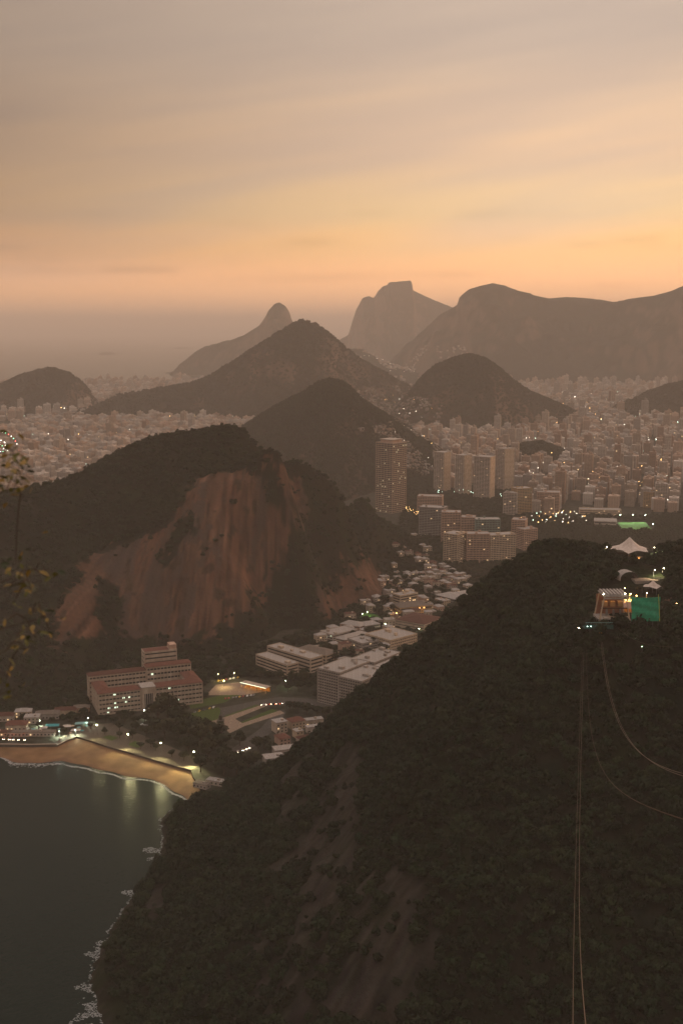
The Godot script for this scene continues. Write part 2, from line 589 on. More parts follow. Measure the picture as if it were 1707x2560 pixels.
	clear_u = [poly([Vector3(209, 221, -883), Vector3(518, 4, -2027), Vector3(566, 4, -2012), Vector3(247, 219, -868), Vector3(226, 217, -868), Vector3(207, 218, -868)]),
		poly([Vector3(210, 216, -855), Vector3(231, 217, -861), Vector3(247, 217, -846), Vector3(235, 210, -803), Vector3(201, 207, -817)]),
		poly([Vector3(196, 206, -820), Vector3(233, 210, -803), Vector3(209, 209, -714), Vector3(181, 213, -691), Vector3(164, 211, -687), Vector3(152, 205, -705), Vector3(169, 197, -776), Vector3(178, 200, -774), Vector3(188, 204, -817)])]
	noise_a.frequency = 0.012
	noise_a.fractal_octaves = 4
	hill_b = surveyed([Vector3(-565.1, 150, -1561.3), Vector3(-447, 165, -1471.6), Vector3(-441.3, 170, -1576.6), Vector3(-399.1, 176, -1630.4), Vector3(-357.2, 196, -1674.1), Vector3(-312.7, 222, -1681.6), Vector3(-248.1, 238, -1684.1), Vector3(-207.7, 244, -1671.8), Vector3(-142.1, 244, -1654.5), Vector3(-85.1, 230, -1536.5), Vector3(-58.1, 205, -1641.5), Vector3(-2.6, 152, -1679.7), Vector3(54.3, 102, -1844.8), Vector3(103.3, 48, -1816.5), Vector3(142.3, 6, -1983.4), Vector3(-612.7, 93, -1693), Vector3(-677.4, -12, -1871.6), Vector3(-487.7, 102.3, -1605.6), Vector3(-543, -12, -1787.4), Vector3(-479.1, 105.4, -1711.4), Vector3(-530.3, -12, -1894.3), Vector3(-432.4, 109.1, -1766.4), Vector3(-477.6, -12, -1951), Vector3(-386.5, 121.5, -1811), Vector3(-426.1, -12, -1996.8), Vector3(-338.3, 137.6, -1819.3), Vector3(-373, -12, -2006.1), Vector3(-268.5, 147.6, -1822.6), Vector3(-296.2, -12, -2010.6), Vector3(-224.9, 151.3, -1810.7), Vector3(-248.4, -12, -1999.2), Vector3(-154.1, 151.3, -1794), Vector3(-170.4, -12, -1983.3), Vector3(-92.8, 142.6, -1676.3), Vector3(-103.3, -12, -1866), Vector3(-63.1, 127.1, -1781.4), Vector3(-69.8, -12, -1971.3), Vector3(-2.8, 94.2, -1819.7), Vector3(-3.1, -12, -2009.7), Vector3(58.5, 63.2, -1984.7), Vector3(64.1, -12, -2174.7), Vector3(111.3, 29.8, -1956.3), Vector3(122.1, -12, -2146), Vector3(152.3, 3.7, -2123), Vector3(165.9, -12, -2312.5), Vector3(-416.1, 6, -1115.8), Vector3(-395.1, -14, -1059.5), Vector3(-360.6, 6, -1154.2), Vector3(-342.7, -14, -1096.9), Vector3(-337.7, 6, -1171.4), Vector3(-321.1, -14, -1113.8), Vector3(-310.6, 6, -1193.7), Vector3(-295.5, -14, -1135.6), Vector3(-289.5, 6, -1248.9), Vector3(-276, -14, -1190.5), Vector3(-242.7, 6, -1351.9), Vector3(-232.1, -14, -1292.8), Vector3(-182, 6, -1336.7), Vector3(-173.9, -14, -1277.3), Vector3(-106.9, 6, -1395.3), Vector3(-102.3, -14, -1335.5), Vector3(-37, 6, -1467.9), Vector3(-35.5, -14, -1408), Vector3(9.9, 6, -1573.4), Vector3(9.5, -14, -1513.4), Vector3(61.5, 6, -1631.7), Vector3(59.2, -14, -1571.8), Vector3(87.4, 6, -1848.7), Vector3(84.6, -14, -1788.7), Vector3(-162.8, 97, -1417.3), Vector3(-170, 45, -1375.7), Vector3(-163.8, 170, -1490), Vector3(-158.7, 208, -1560.1), Vector3(-274.3, 118, -1454.9), Vector3(-248, 58, -1390.7), Vector3(-337.9, 82, -1359.5), Vector3(-370.8, 138, -1506), Vector3(-291.3, 178, -1557.7), Vector3(-429.9, 100, -1403.1), Vector3(-394.3, 50, -1275), Vector3(-476.8, 70, -1298.3), Vector3(-107.2, 139, -1500.1), Vector3(-87.1, 183, -1565.5), Vector3(-125.1, 78, -1426.3), Vector3(-63.1, 100, -1727.8), Vector3(-100.4, 36, -1469.1), Vector3(-2.7, 84, -1722), Vector3(36.3, 40, -1656.2), Vector3(-26.9, 48, -1560.9), Vector3(52.8, 62, -1785)], -820.0, -2320.0, 420.0, -1120.0, 16.0, 3.0)
	noise_b.seed = 3
	noise_b.fractal_type = FastNoiseLite.FRACTAL_FBM
	noise_b.frequency = 0.05
	for j in hill_b.nz:
		for i in hill_b.nx:
			var x: float = hill_b.x0 + i * 3.0
			var z: float = hill_b.z0 + j * 3.0
			var o: int = j * hill_b.nx + i
			var y: float = hill_b.h[o]
			if y < -8.0: continue
			var r := rock_mask_b(x, z)
			var a := atan2(x + 150.0, z + 1900.0)
			y += noise_a.get_noise_2d(x * 1.4, z * 1.4) * (3.0 if r > 0.5 else 5.0) * smoothstep(0.0, 40.0, y)
			if r > 0.5: y += (1.0 + 5.0 * absf(noise_a.get_noise_2d(x * 1.1 + 200.0, y * 1.6))) * noise_b.get_noise_2d(a * 520.0, y * 0.14) + 1.3 * noise_b.get_noise_2d(a * 2100.0, y * 0.5)
			hill_b.h[o] = y
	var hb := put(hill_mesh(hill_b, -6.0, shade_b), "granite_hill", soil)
	tag(hb, "broad dome of reddish granite with a streaked cliff and forest around it", "hill", "", "structure")
	hill_u = surveyed([Vector3(137.8, 207, -890.6), Vector3(108.6, 190, -876.1), Vector3(73.3, 163, -860.8), Vector3(39.8, 132, -865.5), Vector3(5.6, 98, -873), Vector3(-29.7, 60, -880.2), Vector3(-64, 32, -862), Vector3(-91.1, 14, -851.8), Vector3(146.3, 124.2, -944.9), Vector3(157, 20, -1014.1), Vector3(168.4, -8, -1088.2), Vector3(115.4, 114, -930.7), Vector3(124, 20, -1000.2), Vector3(133.2, -8, -1074.6), Vector3(78, 97.8, -915.6), Vector3(83.9, 20, -985.4), Vector3(90.3, -8, -1060.1), Vector3(42.3, 79.2, -920.4), Vector3(45.6, 20, -990.3), Vector3(49, -8, -1065.3), Vector3(5.9, 58.8, -928), Vector3(6.4, -4, -998), Vector3(-31.5, 36, -935.1), Vector3(-33.9, -4, -1005.1), Vector3(-68.1, 19.2, -916.9), Vector3(-73.3, -4, -986.7), Vector3(-97, 8.4, -906.5), Vector3(-104.4, -4, -976.1), Vector3(164.6, 214, -905.2), Vector3(184.3, 132.7, -1013.4), Vector3(211.1, -8, -1161), Vector3(193.4, 217, -908.6), Vector3(216.3, 134.5, -1016.2), Vector3(247.6, -8, -1162.9), Vector3(233.1, 218, -897.5), Vector3(260.8, 135.2, -1004), Vector3(298.5, -8, -1149.2), Vector3(274.6, 222, -898.8), Vector3(306.8, 137.6, -1004), Vector3(350.6, -8, -1147.5), Vector3(319.7, 228, -876.7), Vector3(357.4, 141.4, -980), Vector3(408.8, -8, -1120.9), Vector3(-131.5, 0, -905.5), Vector3(-157.5, -24, -905.5), Vector3(-201.5, -46, -905.5), Vector3(-143.8, 0, -889.8), Vector3(-169.8, -24, -889.8), Vector3(-213.8, -46, -889.8), Vector3(-144.5, 0, -857.6), Vector3(-170.5, -24, -857.6), Vector3(-214.5, -46, -857.6), Vector3(-138, 0, -814.1), Vector3(-164, -24, -814.1), Vector3(-208, -46, -814.1), Vector3(-141.9, 0, -777.9), Vector3(-167.9, -24, -777.9), Vector3(-211.9, -46, -777.9), Vector3(-148.1, 0, -745.8), Vector3(-174.1, -24, -745.8), Vector3(-218.1, -46, -745.8), Vector3(-153, 0, -711.5), Vector3(-179, -24, -711.5), Vector3(-223, -46, -711.5), Vector3(-154.6, 0, -687.8), Vector3(-180.6, -24, -687.8), Vector3(-224.6, -46, -687.8), Vector3(-156.7, -0, -663.6), Vector3(-182.7, -24, -663.6), Vector3(-226.7, -46, -663.6), Vector3(-153.8, 0, -642.8), Vector3(-179.8, -24, -642.8), Vector3(-223.8, -46, -642.8), Vector3(-145.3, 0, -620), Vector3(-171.3, -24, -620), Vector3(-215.3, -46, -620), Vector3(-137, 0, -599.9), Vector3(-163, -24, -599.9), Vector3(-207, -46, -599.9), Vector3(-125.6, 0, -572.8), Vector3(-151.6, -24, -572.8), Vector3(-195.6, -46, -572.8), Vector3(167.3, 214, -689.2), Vector3(169.4, 209, -838.7), Vector3(232.1, 216, -853.2), Vector3(227.5, 205, -736.9), Vector3(261.6, 212, -709.9), Vector3(162.1, 176, -660.8), Vector3(134, 184, -726.6), Vector3(204.4, 178, -654.8), Vector3(237.4, 184, -636.8), Vector3(90, 158, -714.9), Vector3(59.6, 138, -688.7), Vector3(36.8, 118, -795.3), Vector3(102.1, 118, -604.8), Vector3(147.4, 125, -589.6), Vector3(184.2, 130, -578.7), Vector3(213.3, 138, -561.3), Vector3(4.7, 80, -721.2), Vector3(4.2, 72, -644.2), Vector3(49.4, 92, -555.9), Vector3(-41, 50, -752.8), Vector3(-86.3, 28, -744.6), Vector3(-78.6, 28, -672.9), Vector3(-34, 46, -615.1), Vector3(-112.3, 13, -711.8), Vector3(-122.4, 11, -651), Vector3(-122.7, 9, -608.1), Vector3(-96.6, 17, -604.1), Vector3(-50.9, 24, -563.5), Vector3(-19.2, 36, -545.4), Vector3(25.4, 50, -524.1), Vector3(67.7, 58, -512), Vector3(109.2, 62, -506), Vector3(160.9, 72, -490.8), Vector3(188.6, 78, -481.7), Vector3(-105.2, 20, -825.8), Vector3(-120, 6, -440), Vector3(-20, 30, -400), Vector3(60, 46, -380), Vector3(160, 60, -360), Vector3(300, 80, -340), Vector3(-60, 10, -300), Vector3(60, 50, -260), Vector3(200, 70, -240), Vector3(-180, -40, -300)], -330.0, -1230.0, 560.0, -180.0, 14.0, 4.0)
	for j in hill_u.nz:
		for i in hill_u.nx:
			var x: float = hill_u.x0 + i * 4.0
			var z: float = hill_u.z0 + j * 4.0
			var o: int = j * hill_u.nx + i
			var y: float = hill_u.h[o]
			var r := rock_amount_u(x, z)
			y += noise_a.get_noise_2d(x * 2.0, z * 2.0) * 4.0 * smoothstep(2.0, 40.0, y) * (0.25 if in_any(clear_u, x, z) else 1.0)
			y += noise_b.get_noise_2d((x * 0.72 + z * 0.69) * 5.0, (z - x) * 0.7) * 2.2 * r
			if y < 14.0 and y > -14.0: y += noise_b.get_noise_2d(x * 3.0, z * 3.0) * 3.5
			hill_u.h[o] = y
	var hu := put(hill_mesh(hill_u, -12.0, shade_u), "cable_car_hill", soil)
	tag(hu, "dark forested hill in front, running down to the sea", "hill", "", "structure")
	hills = [hill_b, hill_u]
	print("near hills ", Time.get_ticks_msec())

	# farther hills, each from its crest line
	var crest := [
		["broad_peak_hill", "broad dark pyramid hill behind the beachside city", [Vector3(-1215, -52, -5000), Vector3(-1088, 55, -5050), Vector3(-1000, 101, -5100), Vector3(-872, 121, -5150), Vector3(-681, 150, -5200), Vector3(-581, 191, -5200), Vector3(-442, 276, -5200), Vector3(-283, 379, -5200), Vector3(-185, 431, -5200), Vector3(-116, 416, -5200), Vector3(-47, 363, -5200), Vector3(22, 304, -5250), Vector3(93, 247, -5300), Vector3(197, 187, -5400), Vector3(282, 136, -5450), Vector3(369, 82, -5500), Vector3(485, -95, -5600)], 800.0, 700.0, 1.15, 1.0, 13.0, 1.0, 41],
		["rocky_knob_hill", "dark wooded hill with a small rocky knob behind the tall tower", [Vector3(-319, 95, -3150), Vector3(-275, 119, -3200), Vector3(-204, 164, -3250), Vector3(-118, 206, -3300), Vector3(-68, 239, -3300), Vector3(-34, 252, -3300), Vector3(8, 239, -3300), Vector3(39, 207, -3300), Vector3(71, 181, -3300), Vector3(149, 132, -3350), Vector3(230, 76, -3400), Vector3(300, 26, -3450), Vector3(367, -26, -3450)], 780.0, 500.0, 1.3, 1.0, 9.0, 0.8, 42],
		["cone_hill", "rounded dark cone hill standing in the middle of the city", [Vector3(200, 44, -4500), Vector3(271, 141, -4550), Vector3(317, 194, -4600), Vector3(377, 243, -4600), Vector3(456, 277, -4600), Vector3(516, 289, -4600), Vector3(578, 270, -4600), Vector3(647, 227, -4650), Vector3(718, 172, -4700), Vector3(808, 119, -4750), Vector3(928, 67, -4800), Vector3(1042, 17, -4900), Vector3(1119, -34, -4900)], 480.0, 500.0, 1.5, 1.0, 10.0, 0.8, 43],
		["low_wooded_knoll", "low wooded knoll behind the four matching towers", [Vector3(421, -2, -3250), Vector3(471, 31, -3350), Vector3(543, 52, -3400), Vector3(602, 57, -3400), Vector3(661, 36, -3400), Vector3(715, -14, -3400)], 200.0, 180.0, 1.6, 1.0, 7.0, 0.6, 44],
		["headland_hill", "rounded headland hill at the far left end of the city", [Vector3(-1941, 29, -5500), Vector3(-1786, 79, -5550), Vector3(-1672, 120, -5600), Vector3(-1563, 167, -5600), Vector3(-1430, 201, -5600), Vector3(-1329, 176, -5600), Vector3(-1277, 133, -5600), Vector3(-1248, 66, -5650), Vector3(-1209, -56, -5650)], 420.0, 400.0, 1.5, 1.0, 12.0, 0.8, 45],
		["horn_mountain", "hazy horn-shaped mountain by the open sea", [Vector3(-1504, -76, -9900), Vector3(-1437, 36, -9900), Vector3(-1349, 118, -9900), Vector3(-1260, 192, -9950), Vector3(-1133, 251, -10000), Vector3(-961, 292, -10000), Vector3(-847, 333, -10000), Vector3(-714, 415, -10000), Vector3(-664, 482, -10000), Vector3(-629, 549, -10000), Vector3(-580, 601, -10000), Vector3(-538, 616, -10000), Vector3(-486, 586, -10000), Vector3(-452, 538, -10000), Vector3(-430, 460, -10000), Vector3(-318, 352, -10000), Vector3(-91, 221, -10000), Vector3(61, 32, -10000)], 700.0, 500.0, 1.2, 1.0, 12.0, 0.8, 46],
		["flat_top_mountain", "hazy mountain with a square flat summit block", [Vector3(-316, 21, -13000), Vector3(-44, 251, -13000), Vector3(79, 324, -13000), Vector3(118, 460, -13000), Vector3(167, 605, -13000), Vector3(235, 730, -13000), Vector3(303, 754, -13000), Vector3(362, 730, -13000), Vector3(411, 807, -13000), Vector3(469, 864, -13000), Vector3(513, 874, -13000), Vector3(527, 903, -13000), Vector3(771, 926, -13000), Vector3(786, 912, -13000), Vector3(801, 816, -13000), Vector3(983, 730, -13000), Vector3(1205, 643, -13000), Vector3(1501, 508, -13000), Vector3(2049, 168, -13000)], 1500.0, 900.0, 1.0, 1.1, 13.0, 1.0, 47],
		["mountain_range", "long hazy mountain ridge filling the right of the horizon", [Vector3(410, 128, -9300), Vector3(619, 337, -9300), Vector3(784, 503, -9200), Vector3(895, 569, -9100), Vector3(911, 627, -9000), Vector3(984, 694, -9000), Vector3(1068, 717, -9000), Vector3(1169, 740, -9000), Vector3(1237, 727, -9000), Vector3(1340, 687, -9000), Vector3(1476, 650, -9000), Vector3(1612, 624, -9000), Vector3(1747, 634, -9000), Vector3(1883, 627, -9000), Vector3(1997, 611, -8900), Vector3(2074, 593, -8800), Vector3(2148, 613, -8700), Vector3(2290, 630, -8500), Vector3(2387, 661, -8400), Vector3(2445, 695, -8300), Vector3(2664, 770, -8200), Vector3(3045, 819, -8000), Vector3(3651, 731, -8000)], 1700.0, 900.0, 1.1, 1.05, 18.0, 1.2, 48],
		["low_ridge", "low hazy ridge dotted with lights below the flat-topped mountain", [Vector3(-243, 148, -7600), Vector3(-40, 263, -7600), Vector3(136, 259, -7800), Vector3(284, 171, -7800), Vector3(463, 112, -7800), Vector3(642, 24, -7800)], 800.0, 600.0, 1.1, 1.0, 20.0, 1.0, 49],
		["spur_hill", "dark wooded spur entering from the right above the city", [Vector3(1178, 15, -5000), Vector3(1253, 59, -5000), Vector3(1346, 110, -5000), Vector3(1440, 148, -5000), Vector3(1553, 176, -5000), Vector3(1741, 214, -5000), Vector3(2032, 120, -5000)], 420.0, 700.0, 1.3, 1.0, 13.0, 0.8, 50],
	]
	for c in crest:
		var g := ridge_field(c[2], c[3], c[4], c[5], c[6], c[7], c[8], c[9])
		hills.append(g)
		tag(put(hill_mesh(g, -4.0, shade_far), c[0], soil), c[1], "hill", "", "structure")
	print("far hills ", Time.get_ticks_msec())

# ---------------------------------------------------------------- vegetation
var crowns := []
var leaf_mats := []

func crown_mesh(sd: int, lobes: int, leaves: int, size: float) -> ArrayMesh:      # a crown of about one metre radius, made of leaf sprays round several lobes
	var r := RandomNumberGenerator.new()
	r.seed = sd
	var v := PackedVector3Array()
	var nr := PackedVector3Array()
	var id := PackedInt32Array()
	for l in lobes:
		var a := TAU * l / lobes + r.randf_range(-0.5, 0.5)
		var far := r.randf_range(0.25, 0.62) if l > 0 else 0.0
		var c := Vector3(cos(a) * far, r.randf_range(-0.18, 0.32) + (0.25 if l == 0 else 0.0), sin(a) * far)
		var rad := r.randf_range(0.36, 0.56)
		for k in leaves:
			var d := Vector3(r.randfn(), r.randfn() + 0.25, r.randfn()).normalized()
			var p := c + d * rad * pow(r.randf(), 0.22) * Vector3(1, 0.82, 1)
			var n := (d + Vector3(r.randfn(), r.randfn(), r.randfn()) * 0.45).normalized()
			var t := n.cross(Vector3(r.randfn(), r.randfn(), r.randfn())).normalized()
			var b := n.cross(t)
			var s := size * r.randf_range(0.6, 1.3)
			var o := v.size()
			v.append_array([p - t * s, p + b * s * 0.55, p + t * s, p - b * s * 0.55 + n * s * 0.25])
			for q in 4: nr.append((n + d * 0.8).normalized())
			id.append_array([o, o + 1, o + 2, o, o + 2, o + 3])
	return mesh_from(v, id, nr)

func scatter(called: String, label: String, category: String, mesh: Mesh, m: Material, xf: Array, cols: PackedColorArray) -> MultiMeshInstance3D:
	var mm := MultiMesh.new()
	mm.transform_format = MultiMesh.TRANSFORM_3D
	mm.use_colors = cols.size() > 0
	mm.mesh = mesh
	mm.instance_count = xf.size()
	for i in xf.size():
		mm.set_instance_transform(i, xf[i])
		if mm.use_colors: mm.set_instance_color(i, cols[i])
	var o := MultiMeshInstance3D.new()
	o.name = numbered(called)
	o.multimesh = mm
	if m: o.material_override = m
	add_child(o)
	tag(o, label, category, "", "stuff")
	return o

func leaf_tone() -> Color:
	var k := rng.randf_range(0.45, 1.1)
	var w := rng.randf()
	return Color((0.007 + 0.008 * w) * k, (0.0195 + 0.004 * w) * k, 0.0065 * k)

func grow(g: Dictionary, count: int, r0: float, r1: float, skip: Callable, called: String, label: String, variants: Array) -> void:
	var lists := []
	var cols := []
	for q in variants:
		lists.append([])
		cols.append(PackedColorArray())
	var wx: float = (g.nx - 2) * g.step
	var wz: float = (g.nz - 2) * g.step
	for i in count:
		var x: float = g.x0 + rng.randf() * wx
		var z: float = g.z0 + rng.randf() * wz
		var y := height(g, x, z)
		if y < 2.5 or skip.call(x, y, z): continue
		var s := lerpf(r0, r1, pow(rng.randf(), 1.9))
		var b := Basis(Vector3.UP, rng.randf() * TAU).scaled(Vector3(s * rng.randf_range(0.85, 1.15), s * rng.randf_range(0.75, 1.2), s * rng.randf_range(0.85, 1.15)))
		var k := rng.randi() % variants.size()
		lists[k].append(Transform3D(b, Vector3(x, y + s * 0.42, z)))
		cols[k].append(leaf_tone())
	for k in variants.size():
		if lists[k].size(): scatter(called, label, "forest", variants[k], mats.leaf, lists[k], cols[k])

func forests() -> void:
	var lm := StandardMaterial3D.new()
	lm.vertex_color_use_as_albedo = true
	lm.roughness = 0.75
	lm.metallic_specular = 0.25
	lm.backlight_enabled = true
	lm.backlight = lin(0.006, 0.008, 0.002)
	mats.leaf = lm
	for k in 3: crowns.append(crown_mesh(100 + k, 6 + k, 52, 0.19))
	var small := [crown_mesh(201, 5, 30, 0.26), crown_mesh(202, 6, 26, 0.27)]
	var forest_noise := FastNoiseLite.new()
	forest_noise.seed = 8
	forest_noise.frequency = 0.01
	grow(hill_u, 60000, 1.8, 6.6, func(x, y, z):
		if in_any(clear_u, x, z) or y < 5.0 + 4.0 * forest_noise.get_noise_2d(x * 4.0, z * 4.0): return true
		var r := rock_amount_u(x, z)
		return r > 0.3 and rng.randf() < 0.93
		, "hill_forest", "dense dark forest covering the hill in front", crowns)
	grow(hill_b, 34000, 2.6, 5.8, func(x, y, z):
		var j := Vector2(forest_noise.get_noise_2d(x * 3.0, z * 3.0), forest_noise.get_noise_2d(x * 3.0 + 99.0, z * 3.0)) * 16.0
		if y < 4.6: return true
		if rock_mask_b(x + j.x, z + j.y) > 0.5:
			return not (forest_noise.get_noise_2d(x * 2.0 + 31.0, z * 2.0) > 0.42 and rng.randf() < 0.5)
		return false
		, "cliff_forest", "dark forest on the top and foot of the granite dome", crowns)
	var front := func(x, y, z): return y < 4.6
	grow(hills[2], 26000, 5.0, 9.0, front, "far_forest", "forest on the broad pyramid hill", small)
	grow(hills[3], 20000, 4.5, 7.5, front, "far_forest", "forest on the hill with the rocky knob", small)
	grow(hills[4], 14000, 5.0, 8.5, front, "far_forest", "forest on the rounded cone hill", small)
	grow(hills[5], 4000, 4.0, 7.0, front, "far_forest", "trees on the low knoll behind the towers", small)
	grow(hills[6], 7000, 6.0, 9.0, front, "far_forest", "forest on the headland at the left end of the city", small)
	grow(hills[11], 9000, 6.0, 9.0, front, "far_forest", "forest on the wooded spur at the right", small)

func tree(at: Vector3, r: float, label: String, group: String, k: int) -> Node3D:      # a single tree: bent trunk with limbs, and a crown
	var o := base("leafy_tree", at, rng.randf() * TAU)
	var v := PackedVector3Array()
	var id := PackedInt32Array()
	var top := r * 0.85
	var paths := [[Vector3.ZERO, Vector3(0.06, top * 0.5, 0.03) , Vector3(-0.1, top, 0.1), r * 0.075, r * 0.04]]
	for q in 4:
		var a := TAU * q / 4.0 + 0.5
		paths.append([Vector3(0, top * 0.62, 0), Vector3(cos(a) * r * 0.25, top * 0.9, sin(a) * r * 0.25), Vector3(cos(a) * r * 0.52, top + r * 0.35, sin(a) * r * 0.52), r * 0.04, r * 0.012])
	for p in paths: limb(v, id, p)
	put(mesh_from(v, id), "trunk", mats.bark, o)
	var c := put(crowns[k % 3], "crown", leaf_mats[k % leaf_mats.size()], o, Vector3(0, top + r * 0.28, 0))
	c.scale = Vector3(r, r * 0.82, r)
	tag(o, ("big " if r >= 9.0 else ("mid-sized " if r >= 6.5 else "small ")) + label, "tree", group)
	return o

func limb(v: PackedVector3Array, id: PackedInt32Array, p: Array) -> void:       # a tapering six-sided limb along a bent path
	var o := v.size()
	for s in 4:
		var t := s / 3.0
		var c: Vector3 = p[0].lerp(p[1], t).lerp(p[1].lerp(p[2], t), t)
		var dir: Vector3 = (p[1] - p[0]).lerp(p[2] - p[1], t).normalized()
		var side := dir.cross(Vector3(0.3, 0.1, 1.0)).normalized()
		var other := dir.cross(side)
		var rad: float = lerpf(p[3], p[4], t)
		for q in 6: v.append(c + (side * cos(TAU * q / 6.0) + other * sin(TAU * q / 6.0)) * rad)
	for s in 3:
		for q in 6:
			var a := o + s * 6 + q
			var b := o + s * 6 + (q + 1) % 6
			id.append_array([a, b, a + 6, b, b + 6, a + 6])

# ---------------------------------------------------------------- sheets, coast, beach
var built_on := []                                               # footprints and paved areas, where no tree grows
func footprint(o: Node3D, x0: float, x1: float, d0: float, d1: float) -> void:
	var out := PackedVector2Array()
	for c in [Vector3(x0 - 3, 0, -d0 + 3), Vector3(x1 + 3, 0, -d0 + 3), Vector3(x1 + 3, 0, -d1 - 3), Vector3(x0 - 3, 0, -d1 - 3)]:
		var p: Vector3 = o.transform * c
		out.append(Vector2(p.x, p.z))
	built_on.append(out)

func sheet(called: String, pts: Array, y: float, m: Material, label: String, category: String, kind := "structure") -> MeshInstance3D:
	var lp := poly(pts)
	built_on.append(lp)
	var tri := Geometry2D.triangulate_polygon(lp)
	var v := PackedVector3Array()
	var n := PackedVector3Array()
	for p in lp:
		v.append(Vector3(p.x, y, p.y))
		n.append(Vector3.UP)
	for k in range(0, tri.size(), 3):
		if (lp[tri[k + 1]] - lp[tri[k]]).cross(lp[tri[k + 2]] - lp[tri[k]]) < 0.0:
			var t := tri[k + 1]
			tri[k + 1] = tri[k + 2]
			tri[k + 2] = t
	var o := put(mesh_from(v, tri, n), called, m)
	tag(o, label, category, "", kind)
	return o

func along(pts: Array, t: float) -> Vector3:                    # a point at a share of a polyline's length
	var total := 0.0
	for i in pts.size() - 1: total += pts[i].distance_to(pts[i + 1])
	var want := clampf(t, 0.0, 1.0) * total
	for i in pts.size() - 1:
		var d: float = pts[i].distance_to(pts[i + 1])
		if want <= d or i == pts.size() - 2: return pts[i].lerp(pts[i + 1], want / d)
		want -= d
	return pts[0]

